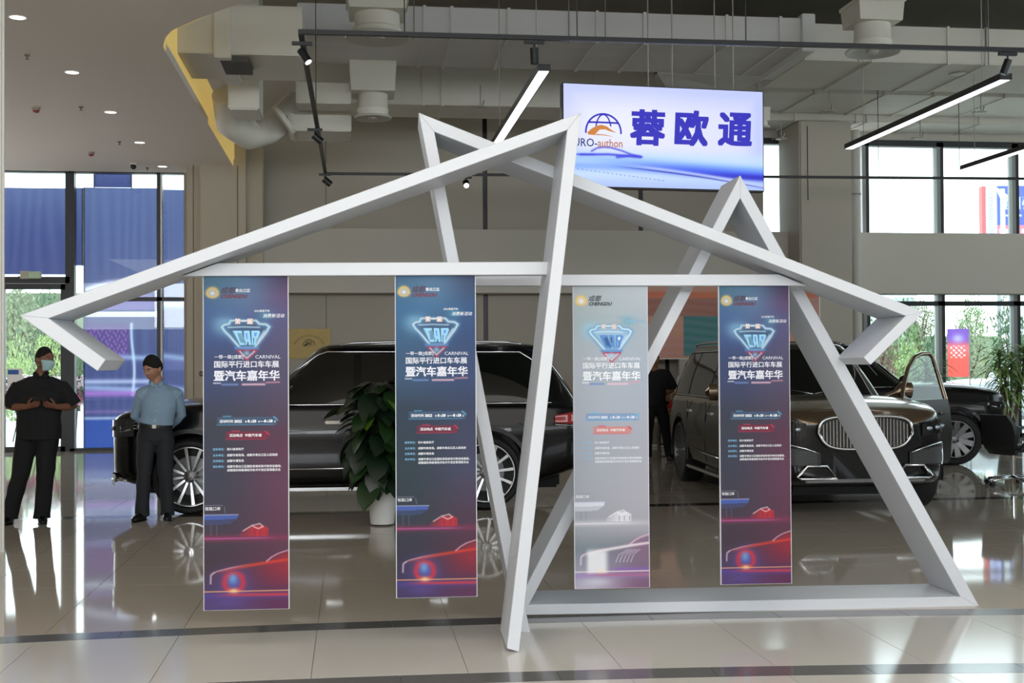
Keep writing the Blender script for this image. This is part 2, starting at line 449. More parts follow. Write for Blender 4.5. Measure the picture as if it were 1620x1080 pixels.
# entrance door leaf
door = empty('door_1', (0, 0, 0)); tag(door, kind='structure')
zd = at_y(60, 449, YB).z; xl = px_x(4); xrr = px_x(105)
box_obj('door_frame', xl, xrr, YB - .05, YB + .05, zd - .1, zd, m_frame, door)
box_obj('door_frame', xrr - .09, xrr, YB - .05, YB + .05, 0, zd, m_frame, door)
box_obj('door_frame', xl, xl + .05, YB - .05, YB + .05, 0, zd, m_frame, door)
box_obj('door_frame', xl, xrr, YB - .05, YB + .05, 0, .09, m_frame, door)
box_obj('pane', xl + .05, xrr - .09, YB, YB + .008, .09, zd - .1, m_glass, door)
box_obj('weather_strip', xl, xrr, YB - .055, YB + .04, zd + .008, zd + .022, m_white, door)
e = box_obj('exit_sign', px_x(36), px_x(68), YB - .16, YB - .06, at_y(50, 441, YB).z, at_y(50, 430, YB).z, mat('exit_sign_green', 'b9cdb2', 0.4), bev=.01)
tag(e, 'pale green exit light box above the glass entrance door', 'sign')
box_obj('housing', px_x(35.5), px_x(48), YB - .165, YB - .06, at_y(50, 441.5, YB).z, at_y(50, 429.5, YB).z, mat('exit_housing', 'b4b4a4', 0.5), e)
# right windows
win2 = empty('window_2', (0, 0, 0)); tag(win2, kind='structure')
xm1, xm2, xm3 = px_x(1370), px_x(1488), px_x(1607)
step = xm3 - xm2
xs = [xm1, xm2, xm3] + [xm3 + step * k for k in (1, 2, 3, 4)]
ztr = at_y(1550, 480, YB).z
zup = 5.86
for i, x in enumerate(xs):
    mull('mullion', x - .075, x + .0, 0, 5.95, win2, m_frame2); mull('mullion', x, x + .07, 0, 5.95, win2)
mull('head', xm1 - .15, 20, zup, zup + .12, win2)
mull('transom', xm1 - .15, 20, ztr - .045, ztr + .045, win2)
mull('sill', xm1 - .15, 20, 0, .08, win2)
for a, b in zip(xs[:-1], xs[1:]):
    pane(a, b, .08, ztr, win2); pane(a, b, ztr, 3.0, win2); pane(a, b, 4.0, zup, win2)
win3 = empty('window_3', (0, 0, 0)); tag(win3, kind='structure')
mull('head', xr, px_x(1266), zup, zup + .12, win3); mull('sill', xr, px_x(1266), 4.0, 4.07, win3, m_white)
pane(xr, px_x(1266), 4.07, zup, win3)
# glazed right side
win4 = empty('trim_9', (0, 0, 0)); tag(win4, kind='structure')
for y in np.arange(-8, 23.6, 2.6):
    box_obj('pilaster_strip', 20.0, 20.15, y, y + .1, 0, 7.2, m_frame, win4)
for z in (0.02, 2.7, 5.9): box_obj('rail_strip', 20.05, 20.15, -9, 23.5, z, z + .09, m_frame, win4)
w5 = box_obj('wall_right', 20.15, 20.3, -9, 23.6, 0, 2.75, m_wall)  # unseen wall: solid below to darken car flanks, glazed above to brighten the ceiling
w6 = box_obj('wall_right_upper', 20.15, 20.3, -9, 23.6, 6.0, 7.2, m_wall); tag(w6, kind='structure')
box_obj('pane', 20.2, 20.21, -9, 23.5, 2.75, 6.0, m_glass, w5); tag(w5, kind='structure')

wfr = box_obj('wall_front', -12, 20, -9.2, -9.0, 0, 3.1, m_wall); tag(wfr, kind='structure')  # unseen wall, added to keep the low bright sky out of the car reflections
# light portals on the glazing so that the daylight is sampled well
for nm, x0, x1, z0, z1 in (('left', X0, X3, 0, ZL), ('right_low', xm1, 19.8, 0, 2.88), ('right_high', xr, 19.8, 4.07, 5.86)):
    L = light('daylight_portal_' + nm, 'AREA', ((x0 + x1) / 2, YB + .3, (z0 + z1) / 2), (math.radians(-90), 0, 0), 1, shape='RECTANGLE', size=x1 - x0, size_y=z1 - z0)
    L.data.cycles.is_portal = True

# ---- mural and plaque on the back wall
def flat_print(name, x0, x1, z0, z1, Y, fn, m, nx, nz, parent=None):
    xs_ = np.linspace(x0, x1, nx); zs_ = np.linspace(z1, z0, nz)
    XX, ZZ = np.meshgrid(xs_, zs_); P = np.stack([XX, np.full_like(XX, Y), ZZ], -1)
    U, V = np.meshgrid(np.linspace(0, 1, nx), np.linspace(0, 1, nz))
    me = grid_mesh(name, P, fn(U, V)); return link_mesh(name, me, parent, m)
def col3(U, c): return np.stack([np.full_like(U, float(v)) for v in c], -1)
def mixc(A, c, k): return A * (1 - k[..., None]) + np.array(c, float) * k[..., None]
def mural_fn(U, V):
    A = col3(U, (205, 150, 125))
    A = mixc(A, (212, 120, 85), ((V > .13) & (V < .22)) * 1.0)
    A = mixc(A, (165, 110, 95), ((V >= .22) & (V < .45) & (U < .62)) * 1.0)
    A = mixc(A, (70, 125, 128), ((V >= .45) & (V < .98) & (U > .24) & (U < .62)) * 1.0)
    A = mixc(A, (200, 140, 125), ((V >= .7) & (V < .98) & (U <= .24)) * .9)
    s = 0.5 + 0.5 * np.sin(V * 60 + np.sin(U * 9) * 2)
    A = mixc(A, (190, 175, 190), s * .18)
    A = mixc(A, (180, 140, 150), ((U > .8)) * (0.5 + .5 * np.sin(U * 60 + V * 22)) * .5)
    return A
ym = 22.25
mx0, mx1 = at_y(1012, 500, ym).x, at_y(1296, 500, ym).x
mm = flat_print('mural', mx0, mx1, at_y(1150, 566, ym).z, at_y(1150, 446, ym).z, ym, mural_fn, vcol_mat('mural_print', 0.5), 120, 60)
tag(mm, 'wide orange and teal wall mural behind the brown car', 'mural')
bm = bmesh.new(); box(bm, mx0 - .02, mx1 + .02, ym + .004, ym + .035, at_y(1150, 567.5, ym).z, at_y(1150, 445, ym).z)
bm_obj('backing_board', bm, m_white, mm)
pt = box_obj('trim_8', at_y(1075, 500, ym).x, at_y(1300, 500, ym).x, ym + .04, ym + .12, 0, at_y(1150, 445, ym).z, mat('wall_warm_white', 'b5afa2', 0.7)); tag(pt, kind='structure')
m_gold = mat('brass', '83703f', 0.4, metal=0.5, var=0.12, scale=6)
pq = box_obj('plaque', px_x(456.5), px_x(523), YB - .06, YB - .022, at_y(490, 567, YB).z, at_y(490, 520, YB).z, m_gold, bev=.008)
tag(pq, 'engraved brass plaque with a globe emblem on the grey back wall', 'plaque')
m_eng = mat('engraving', '3f3420', 0.6)
def globe_logo(parent, c, r, m_blue, m_or, y=-0.002, name='emblem'):
    """half globe with a swoosh, in the local xz plane round c"""
    bm = bmesh.new()
    def arc(cx, cz, rx, rz, a0, a1, w_, n=26):
        P = []
        for i in range(n + 1):
            a = math.radians(a0 + (a1 - a0) * i / n); P.append((cx + rx * math.cos(a), cz + rz * math.sin(a)))
        L = []; Rr = []
        for i, q in enumerate(P):
            a = P[max(i - 1, 0)]; b = P[min(i + 1, n)]; t = Vector((b[0] - a[0], b[1] - a[1])).normalized()
            L.append(bm.verts.new((c[0] + (q[0] - t.y * w_) * r, c[1] + y, c[2] + (q[1] + t.x * w_) * r)))
            Rr.append(bm.verts.new((c[0] + (q[0] + t.y * w_) * r, c[1] + y, c[2] + (q[1] - t.x * w_) * r)))
        for i in range(n): bm.faces.new((L[i], L[i + 1], Rr[i + 1], Rr[i]))
    arc(0, 0, 1, 1, -4, 184, .05); arc(0, 0, .45, .97, 20, 160, .04)
    arc(0, .52, .84, .015, 0, 180, .05)
    a = bm_obj(name, bm, m_blue, parent)
    bm = bmesh.new()
    top = [(-.92, -.05), (-.7, .16), (-.4, .34), (-.1, .40), (.2, .32), (.45, .14), (.72, 0.0)]
    bot = [(-.85, -.16), (-.5, -.17), (-.38, -.02), (-.2, .14), (.1, .16), (.3, .08), (.72, -.01)]
    T = [bm.verts.new((c[0] + a_ * r, c[1] + y * 1.5, c[2] + b_ * r)) for a_, b_ in top]
    B = [bm.verts.new((c[0] + a_ * r, c[1] + y * 1.5, c[2] + b_ * r)) for a_, b_ in bot]
    for i in range(6): bm.faces.new((T[i], T[i + 1], B[i + 1], B[i]))
    bm2 = [(-.5, -.17), (.0, -.17), (.62, -.24), (0.1, -.13), (-.38, -.1)]
    bm.faces.new([bm.verts.new((c[0] + a_ * r, c[1] + y * 1.5, c[2] + b_ * r)) for a_, b_ in bm2])
    bm_obj('swoosh', bm, m_or, parent)
pc = at_y(489, 546, YB - .06)
globe_logo(pq, (pc.x, YB - .061, pc.z), .11, m_eng, m_eng)
bm = bmesh.new()
for i in range(15):
    a = math.radians(28 + 124 * i / 14); q = Vector((pc.x + .30 * math.cos(a), YB - .062, pc.z - .09 + .27 * math.sin(a)))
    for dx, dz, wx, wz in ((0, .012, .014, .003), (0, -.010, .014, .003), (.002, 0, .003, .016)):
        box(bm, q.x + dx - wx, q.x + dx + wx, q.y - .001, q.y + .001, q.z + dz - wz, q.z + dz + wz)
bm_obj('engraved_arc', bm, m_eng, pq)
# ------------------------------------------------------------ white folded-ribbon portal sculpture
m_paint = mat('sculpture_white', 'c6c9ce', 0.42, spec=0.4, var=0.015, scale=3, bump=0.05, bscale=30)
SY = math.radians(7.42 - 5.0)
SD = Vector((math.sin(SY), math.cos(SY), 0))     # depth direction of the sculpture
sculpt = empty('portal_sculpture', (1.0, 7.3, 0), 0, 'large white folded-beam frame sculpture standing on the showroom floor', 'sculpture')
pA = at_z(821, 1031); pB = at_z(829, 1000); pC = at_z(1190, 966.5)
BD = 0.47
def to_parent(o, par):
    o.parent = par; o.matrix_parent_inverse = Matrix.Translation(par.location).inverted()
def beam(pix, p0, depth=BD, name='beam', label=None):
    fr = [at_plane(x, y, p0, SD) for x, y in pix]
    bk_ = [p + SD * depth for p in fr]
    bm = bmesh.new(); prism(bm, fr, bk_)
    bmesh.ops.recalc_face_normals(bm, faces=bm.faces)
    bmesh.ops.bevel(bm, geom=list(bm.edges), offset=0.003, segments=1, affect='EDGES')
    o = bm_obj(name, bm, m_paint); to_parent(o, sculpt)
    return o
tipA, inA = (31, 499), (76.7, 503.3); apA, iapA = (919.6, 177.6), (897.4, 205.4)
beam([tipA, apA, iapA, inA], pA)
beam([tipA, inA, (167, 569), (154, 586.7)], pA)
beam([apA, iapA, (801.8, 1025.5), (821, 1031.2)], pA)
apB, iapB, tipB, inB = (662.2, 178), (687.2, 208.5), (1462.6, 493.5), (1433, 499.6)
beam([apB, tipB, inB, iapB], pB)
beam([tipB, inB, (1366.3, 565.4), (1377.4, 577)], pB)
beam([apB, iapB, (838.4, 1000.2), (820, 1000.2)], pB)
apC, iapC = (1171, 277), (1171, 313.4); blC, brC, iblC, ibrC = (808, 973.2), (1550, 960.2), (836.9, 956), (1519, 943.5)
pCl = at_z(808, 973.2)
pC = at_z(1190, 966.6)
beam([apC, iapC, iblC, blC], pC)
beam([apC, iapC, ibrC, brC], pC)
beam([blC, brC, ibrC, iblC], pC)
pBarA = pA + SD * 0.2; pBarB = pB + SD * 0.2
beam([(287.5, 436.6), (344, 416), (872, 413.9), (868, 434.4)], pBarA, 0.10, 'crossbar')
beam([(713, 434.2), (1232, 433.8), (1276, 451.7), (717, 451.8)], pBarB, 0.10, 'crossbar')

# ------------------------------------------------------------ banners
def seg_d(U, V, a, b, asp):
    ax, ay, bx, by = a[0], a[1] * asp, b[0], b[1] * asp
    dx, dy = bx - ax, by - ay; t = np.clip(((U - ax) * dx + (V * asp - ay) * dy) / (dx * dx + dy * dy + 1e-9), 0, 1)
    return np.hypot(U - ax - t * dx, V * asp - ay - t * dy)
def poly_d(U, V, pts, asp):
    d = np.full_like(U, 9.0)
    for a, b in zip(pts[:-1], pts[1:]): d = np.minimum(d, seg_d(U, V, a, b, asp))
    return d
def interp_poly(U, V, pts):
    """mask of points inside polygon"""
    ins = np.zeros(U.shape, bool); n = len(pts)
    for i in range(n):
        x1, y1 = pts[i]; x2, y2 = pts[(i + 1) % n]
        c = ((y1 > V) != (y2 > V)) & (U < (x2 - x1) * (V - y1) / (y2 - y1 + 1e-12) + x1); ins ^= c
    return ins * 1.0
def ss(a, b, x):
    t = np.clip((x - a) / (b - a), 0, 1); return t * t * (3 - 2 * t)
def gl(d, s): return np.exp(-(d / s) ** 2)
def banner_fn(mode):
    def fn(U, V):
        asp = 4.0
        pale = mode == 'pale'
        V0 = V
        V = np.interp(V, [0, .052, .12, .133, .252, .26, .315, .3215, .326, .423, .447, .467, .491, .69, .718, .744, .785, .80, 1],
                      [0, .052, .145, .168, .303, .31, .318, .3225, .3265, .432, .452, .474, .496, .68, .708, .728, .775, .792, .99])
        y = V
        def ramp(stops):
            xs_ = [s[0] for s in stops]; return np.stack([np.interp(y, xs_, [s[1][k] for s in stops]) for k in range(3)], -1)
        if mode == 'blue':
            L = ramp([(0, (62, 98, 130)), (.12, (52, 104, 148)), (.3, (52, 88, 124)), (.42, (40, 58, 80)), (.6, (38, 56, 68)), (.75, (44, 54, 66)), (.85, (50, 46, 66)), (1, (66, 52, 98))])
            Rr = ramp([(0, (52, 60, 92)), (.12, (42, 82, 130)), (.3, (50, 72, 118)), (.42, (50, 60, 92)), (.6, (66, 66, 96)), (.75, (78, 50, 72)), (.85, (86, 44, 66)), (1, (96, 48, 88))])
        elif pale:
            L = ramp([(0, (172, 180, 184)), (.15, (162, 176, 180)), (.3, (170, 178, 188)), (.5, (160, 166, 178)), (.7, (156, 158, 166)), (.8, (150, 154, 160)), (.86, (118, 128, 138)), (1, (176, 166, 188))])
            Rr = ramp([(0, (176, 184, 190)), (.15, (160, 172, 182)), (.3, (162, 172, 186)), (.5, (162, 164, 176)), (.7, (164, 162, 172)), (.8, (156, 154, 164)), (.86, (112, 112, 126)), (1, (116, 78, 108))])
        else:
            L = ramp([(0, (70, 112, 134)), (.12, (66, 98, 148)), (.25, (56, 78, 128)), (.35, (54, 64, 100)), (.45, (52, 56, 72)), (.6, (54, 58, 76)), (.75, (62, 54, 70)), (.85, (66, 48, 62)), (1, (84, 64, 122))])
            Rr = ramp([(0, (66, 44, 80)), (.06, (96, 66, 108)), (.15, (84, 82, 128)), (.3, (82, 76, 108)), (.42, (78, 62, 84)), (.5, (90, 48, 72)), (.62, (98, 56, 82)), (.8, (92, 50, 72)), (1, (96, 40, 84))])
        A = L * (1 - ss(0.1, 1, U)[..., None]) + Rr * ss(0.1, 1, U)[..., None]
        wht = (250, 250, 255)
        if not pale: A = mixc(A, (104, 152, 190), gl(np.hypot(U - .5, (V - .03) * 3), .35) * .5)
        A = mixc(A, (78, 160, 190), gl(np.hypot(U - .74, (V - .145) * asp), .085) * (.75 if not pale else .55))
        # gold ring emblem
        d = np.hypot(U - .105, (V - .052) * asp)
        A = mixc(A, (226, 190, 96), gl(d - .062, .022) * .95); A = mixc(A, (250, 240, 236), gl(d, .048) * .95)
        # flare and neon badge
        A = mixc(A, (150, 205, 235), gl(np.hypot(U - .25, (V - .183) * asp), .14) * .7)
        outer = [(.45, .168), (.32, .168), (.30, .18), (.245, .183), (.215, .19), (.25, .205), (.31, .222), (.43, .262), (.60, .262), (.74, .21), (.78, .19), (.74, .182), (.66, .18), (.62, .168), (.33, .168)]
        inner = [(.29, .192), (.46, .190), (.66, .192)]
        dd = poly_d(U, V, outer, asp)
        A = mixc(A, (58, 92, 130) if not pale else (150, 190, 222), interp_poly(U, V, outer[:-1]) * .75)
        A = mixc(A, (96, 150, 196), gl(dd, .035) * .9); A = mixc(A, (208, 232, 242), gl(dd, .013))
        A = mixc(A, (200, 228, 240), gl(poly_d(U, V, inner, asp), .010) * .8)
        for a, b in (((.36, .208), (.44, .248)), ((.72, .206), (.61, .25))): A = mixc(A, (196, 214, 236), gl(seg_d(U, V, a, b, asp), .014) * .9)
        A = mixc(A, (84, 134, 196), gl(seg_d(U, V, (.38, .263), (.64, .263), asp), .02) * .95)
        A = mixc(A, (176, 32, 62), gl(seg_d(U, V, (.40, .270), (.63, .270), asp), .010) * .95)
        A = mixc(A, (190, 60, 90), gl(poly_d(U, V, [(.41, .272), (.51, .303), (.62, .272)], asp), .018) * .75)
        A = mixc(A, (214, 226, 236), gl(poly_d(U, V, [(.43, .274), (.51, .297), (.60, .274)], asp), .010) * .85)
        A = mixc(A, (170, 205, 230), gl(np.hypot(U - .51, (V - .280) * asp), .035) * .8)
        # underline of the title
        A = mixc(A, wht, gl(seg_d(U, V, (.115, .3225), (.20, .3225), asp), .006) * .8)
        A = mixc(A, (110, 140, 200), gl(seg_d(U, V, (.22, .3265), (.40, .3265), asp), .012) * .95)
        A = mixc(A, (236, 190, 206), gl(seg_d(U, V, (.46, .3265), (.72, .3265), asp), .012) * .95)
        A = mixc(A, (226, 150, 168), gl(seg_d(U, V, (.74, .322), (.90, .321), asp), .006) * .9)
        # two captions
        for (u0, u1, v0, v1, c, cl_) in ((.15, .88, .432, .452, (62, 92, 124), (96, 190, 225)), (.25, .78, .474, .496, (128, 34, 62), (214, 50, 84))):
            box_ = ss(u0 - .01, u0 + .03, U) * (1 - ss(u1 - .03, u1 + .01, U)) * (V > v0) * (V < v1)
            if pale: c = (118, 150, 190) if c[0] < 100 else (206, 128, 120)
            A = mixc(A, c, box_ * .85)
            A = mixc(A, cl_, gl(seg_d(U, V, (u0 + .08, v0 - .002), (u0 + .17, v0 - .002), asp), .006))
            A = mixc(A, cl_, gl(seg_d(U, V, (u1 - .05, v0), (u1 - .005, v0 + .009), asp), .007))
            A = mixc(A, cl_, gl(seg_d(U, V, (u0, v1), (u1 - .05, v1), asp), .004) * .5)
        # canopy
        cc = (70, 96, 178) if not pale else (208, 210, 220)
        A = mixc(A, cc, interp_poly(U, V, [(-.1, .706), (.405, .706), (.395, .715), (.30, .728), (-.1, .73)]) * (.55 if pale else .35))
        A = mixc(A, cc, interp_poly(U, V, [(-.1, .706), (.405, .706), (.39, .716), (-.1, .718)]) * .95)
        A = mixc(A, (190, 196, 226), gl(seg_d(U, V, (-.1, .7055), (.405, .7055), asp), .005) * .9)
        A = mixc(A, (120, 120, 150), gl(seg_d(U, V, (.08, .73), (.08, .765), asp), .005) * .6); A = mixc(A, (120, 120, 150), gl(seg_d(U, V, (.15, .73), (.15, .765), asp), .005) * .5)
        A = mixc(A, (150, 140, 160), gl(np.minimum(seg_d(U, V, (.0, .678), (.22, .678), asp), seg_d(U, V, (.24, .682), (.25, .699), asp)), .005) * .7)
        # train
        red = (196, 40, 54) if not pale else (214, 214, 222)
        A = mixc(A, red, interp_poly(U, V, [(.42, .758), (.56, .735), (.70, .733), (.76, .742), (.76, .77), (.42, .77)]) * (.3 + .6 * ss(.42, .62, U)))
        A = mixc(A, (240, 225, 228), gl(poly_d(U, V, [(.46, .752), (.57, .733), (.66, .728), (.70, .738), (.64, .745), (.575, .736)], asp), .007) * .9)
        for u_ in (.60, .67, .74): A = mixc(A, (60, 30, 44), gl(seg_d(U, V, (u_, .75), (u_, .768), asp), .004) * .7)
        A = mixc(A, (190, 46, 96) if not pale else (220, 214, 222), gl((V - .776) * asp, .045) * (.55 - .25 * U))
        A = mixc(A, (214, 110, 190) if not pale else (232, 230, 236), gl((V - .777) * asp, .010) * .6 * (1 - ss(.6, .95, U)))
        # sports car silhouette
        V = np.interp(V0, [0, .80, .823, .857, .896, .921, .945, .955, 1], [.70, .757, .780, .834, .885, .905, .9335, .947, 1])
        top = np.interp(U, [0, .07, .08, .12, .25, .45, .60, .74, .80, .88, 1.0], [.97, .92, .885, .875, .862, .850, .843, .834, .815, .795, .78])
        hood = np.interp(U, [0, .08, .15, .30, .5, .74, 1.0], [.9, .88, .87, .858, .846, .834, .822])
        body = ss(0, .02, V - top) * (1 - ss(.905, .935, V)) * ss(.06, .1, U)
        bodyc = (166, 36, 52) if not pale else (128, 92, 120)
        A = mixc(A, bodyc, body * (.14 + .62 * ss(.45, 1, U)) * (1 - ss(.86, .93, V) * .7))
        A = mixc(A, (228, 62, 44) if not pale else (240, 226, 230), gl((V - hood - .005) * asp, .026) * ss(.08, .3, U) * .85)
        A = mixc(A, (244, 190, 196), gl((V - hood) * asp, .008) * ss(.05, .12, U) * (1 - ss(.25, .6, U)) * .95)
        A = mixc(A, (236, 176, 196), gl(poly_d(U, V, [(.74, .834), (.80, .814), (.88, .797), (1.02, .780)], asp), .010) * .95)
        A = mixc(A, (220, 200, 220), gl(poly_d(U, V, [(.075, .905), (.08, .885), (.12, .875)], asp), .010) * .9)
        if not pale:
            d = np.hypot(U - .35, (V - .905) * asp)
            A = mixc(A, (88, 96, 200), gl(d, .17) * .7); A = mixc(A, (216, 44, 60), gl(d - .11, .035) * .85); A = mixc(A, (120, 190, 240), gl(np.hypot(U - .34, (V - .893) * asp), .055) * .7)
        else:
            for k in range(5): A = mixc(A, (214, 204, 226), gl(poly_d(U, V, [(.55 + k * .05, .90), (.60 + k * .05, .875), (.72 + k * .04, .855)], asp), .006) * .7)
            A = mixc(A, (226, 228, 230), ss(.12, .2, U) * (1 - ss(.38, .48, U)) * ss(.84, .875, V) * (1 - ss(.93, .96, V)) * .9)
            A = mixc(A, (130, 92, 176), gl((V - .925) * asp, .03) * ss(.4, .6, U) * .7)
        A = mixc(A, (90, 70, 180) if not pale else (150, 116, 190), gl((V - .95) * asp, .05) * .5)
        A = mixc(A, (226, 60, 60) if not pale else (170, 96, 130), gl((V - .947 - .002 * U) * asp, .022) * ss(.05, .4, U) * .8)
        A = mixc(A, (252, 178, 120) if not pale else (246, 226, 230), gl((V - .9335) * asp, .008) * .95)
        A = mixc(A, (255, 214, 150), gl(np.hypot((U - .35) * .6, (V - .932) * asp), .035) * (.95 if not pale else .3))
        A = mixc(A, (96, 72, 150) if not pale else (206, 206, 214), gl(np.hypot((U - .3) * .35, (V - .975) * asp), .07) * .6)
        return A * (.86 if not pale else .97)
    return fn
m_print = vcol_mat('banner_print', 0.55)
m_edge = mat('banner_edge_white', 'd8d8dc', 0.6)
m_tw = mat('ink_white', 'eef0f4', 0.55); m_tg = mat('ink_silver', 'd4d6e0', 0.55); m_td = mat('ink_dark_violet', '41283f', 0.55); m_tb = mat('ink_sky_blue', '78b4d8', 0.55)
m_tk = mat('ink_grey', '3e444c', 0.55); m_to = mat('ink_bronze', 'c09070', 0.55); m_tcar = mat('ink_ice_blue', '86bede', 0.5); m_tcar2 = mat('ink_blue', '4d86c8', 0.5); m_tred = mat('ink_wine', '5d1f38', 0.5)
m_tpale = mat('ink_pale', 'e8ecf0', 0.55); m_tshadow = mat('ink_shadow', '8e959e', 0.6); m_tpb = mat('ink_pale_blue', '8cbcd8', 0.55)
protos = {}
def make_banner(mode, W, H):
    """banner in local coordinates: x across, y towards the back, top edge at z = 0"""
    root = empty('hanging_banner')
    nx, nz = 133, 529
    U, V = np.meshgrid(np.linspace(0, 1, nx), np.linspace(0, 1, nz))
    P = np.stack([(U - .5) * W, np.full_like(U, 0.0), -V * H], -1)
    me = grid_mesh('printed_face', P, banner_fn(mode)(U, V)); link_mesh('printed_face', me, root, m_print)
    box_obj('panel_core', -W / 2 - .004, W / 2 + .004, 0.002, 0.022, -H - .002, 0.0, m_edge, root)
    def T(s, u, v, size, m, bold=0.012, align='LEFT', shear=0.0, dz=0.0015, sx=1.0, sp_=1.0):
        t = text_mesh(s, 1.0, bold, align, shear, 0.0, sp_)
        me_ = t.copy(); me_.materials.clear(); me_.materials.append(m)
        o = bpy.data.objects.new('lettering', me_); COL.objects.link(o); o.parent = root
        o.location = ((u - .5) * W, -dz, -v * H); o.rotation_euler = (PI / 2, 0, 0); o.scale = (size * sx * W, size * W, 1)
    pale = mode == 'pale'
    wt = m_tpale if pale else m_tg
    T('成都', .20, .044, .085, m_tk if pale else m_td, .02, shear=.25)
    if not pale: T('青白江区', .375, .044, .045, m_tw, .008)
    T('CHENGDU', .20, .061, .062, m_tk if pale else m_tred, .05, shear=.35, sx=1.02)
    T('2022首届汽车', .60, .105, .031, m_tpb if pale else m_tw, .0)
    T('消费新活动', .70, .120, .052, m_tpb if pale else m_tw, .0, shear=.2)
    T('第一届', .365, .1375, .076, m_to, .03); T('第一届', .369, .1370, .071, m_tw, .0, dz=.0022)
    def poly(pts, m, dz):
        bm = bmesh.new(); bm.faces.new([bm.verts.new(((a - .5) * W, -dz, -(.164 + (b - .198) * .9) * H)) for a, b in pts]); bmesh.ops.triangulate(bm, faces=bm.faces)
        bm_obj('lettering', bm, m, root)
    cm = m_tcar2 if pale else m_tcar
    poly([(.345, .198), (.455, .198), (.46, .206), (.40, .206), (.435, .238), (.475, .238), (.47, .230), (.495, .230), (.50, .246), (.43, .246), (.375, .21)], cm, .0015)
    poly([(.475, .198), (.545, .198), (.565, .246), (.535, .246), (.53, .234), (.515, .234), (.512, .246), (.485, .246)], cm, .0015)
    poly([(.50, .206), (.518, .206), (.522, .226), (.508, .226)], m_tk if pale else m_tcar2, .002)
    poly([(.565, .198), (.66, .198), (.67, .204), (.645, .222), (.625, .226), (.622, .246), (.595, .246), (.60, .222), (.588, .222), (.588, .246), (.572, .246)], cm, .0015)
    poly([(.60, .205), (.635, .205), (.622, .217), (.60, .217)], m_tcar2 if not pale else m_tpale, .002)
    def TS(s, u, v, size, bold, sx=1.0):
        if pale: T(s, u + .006, v + .0012, size, m_tshadow, bold, sx=sx, dz=.0012)
        T(s, u, v, size, wt, bold, sx=sx, dz=.0018)
    TS('一带一路', .125, .2435, .052, .01); TS('[成都]', .335, .2435, .052, .01)
    TS('CARNIVAL', .61, .2435, .060, .0, 1.06)
    TS('国际平行进口车车展', .118, .2665, .0865, .020)
    TS('暨汽车嘉年华', .116, .3015, .1315, .026)
    T('活动时间', .185, .4365, .040, m_tw, .012); T('·', .34, .4365, .05, m_tw, .01)
    T('2022', .36, .4365, .046, m_tw, .03); T('年', .485, .438, .028, m_tw, .01); T('8', .52, .4365, .046, m_tw, .03); T('月', .55, .438, .028, m_tw, .01)
    T('20', .575, .4365, .046, m_tw, .03); T('日', .64, .438, .026, m_tw, .01); T('—8', .67, .4365, .046, m_tw, .03); T('月', .745, .438, .026, m_tw, .01)
    T('28', .77, .4365, .046, m_tw, .03); T('日', .83, .438, .026, m_tw, .01)
    T('活动地点', .30, .479, .040, m_tw, .012); T('中欧汽车城', .485, .479, .040, m_tw, .012)
    mb = m_tpb if pale else m_tb
    for v, a, b in ((.520, '指导单位：', '四川省商务厅'), (.538, '主办单位：', '成都市商务局、成都市青白江区人民政府'), (.555, '支持单位：', '成都市博览局'),
                    (.572, '承办单位：', '成都市青白江区国际贸易和现代物流发展局、'), (.583, '', '成都国际铁路港经济技术开发区管理委员会')):
        if a: T(a, .105, v, .032, mb, .01)
        T(b, .273, v, .0335, m_tpale if pale else m_tw, .008)
    T('铁路口岸', .012, .698, .046, m_tw if not pale else m_tpale, .0, dz=.0018)
    return root

def place_banner(src, TL, TR, BL, p0, label):
    a = at_plane(*TL, p0, SD); b = at_plane(*TR, p0, SD)
    c = (a + b) / 2; src.location = c - SD * 0.0
    d = (b - a); src.rotation_euler = (0, 0, math.atan2(d.y, d.x)); tag(src, label, 'banner', 'hanging event banners')
    return src
pbA = pBarA + SD * 0.03; pbB = pBarB + SD * 0.03
def wh(TL, TR, BL, p0):
    a = at_plane(*TL, p0, SD); b = at_plane(*TR, p0, SD); c = at_plane(*BL, p0, SD); return (b - a).length, a.z - c.z
w1, h1 = wh((322, 437), (455, 436.6), (325, 965.5), pbA)
w3, h3 = wh((907, 452), (1023.5, 452), (911, 931.5), pbB)
w4, h4 = wh((1137.5, 452), (1247.5, 452), (1141, 924.5), pbB)
b1 = make_banner('purple', w1, h1)
b2 = make_banner('blue', w1 * .97, h1 * .978)
b3 = make_banner('pale', w3, h3)
b4 = make_banner('purple', w4, h4)
place_banner(b1, (322, 437), (455, 436.6), None, pbA, 'dark blue and purple event banner hanging nearest the left tip of the sculpture')
place_banner(b2, (625, 436), (752, 435.4), None, pbA, 'teal-blue event banner hanging just left of the slanted central leg')
place_banner(b3, (907, 451.6), (1023.5, 451.8), None, pbB, 'pale grey washed-out event banner hanging right of the central leg')
place_banner(b4, (1137.5, 451.8), (1247.5, 452), None, pbB, 'dark purple event banner hanging in front of the brown car, rightmost of the four')

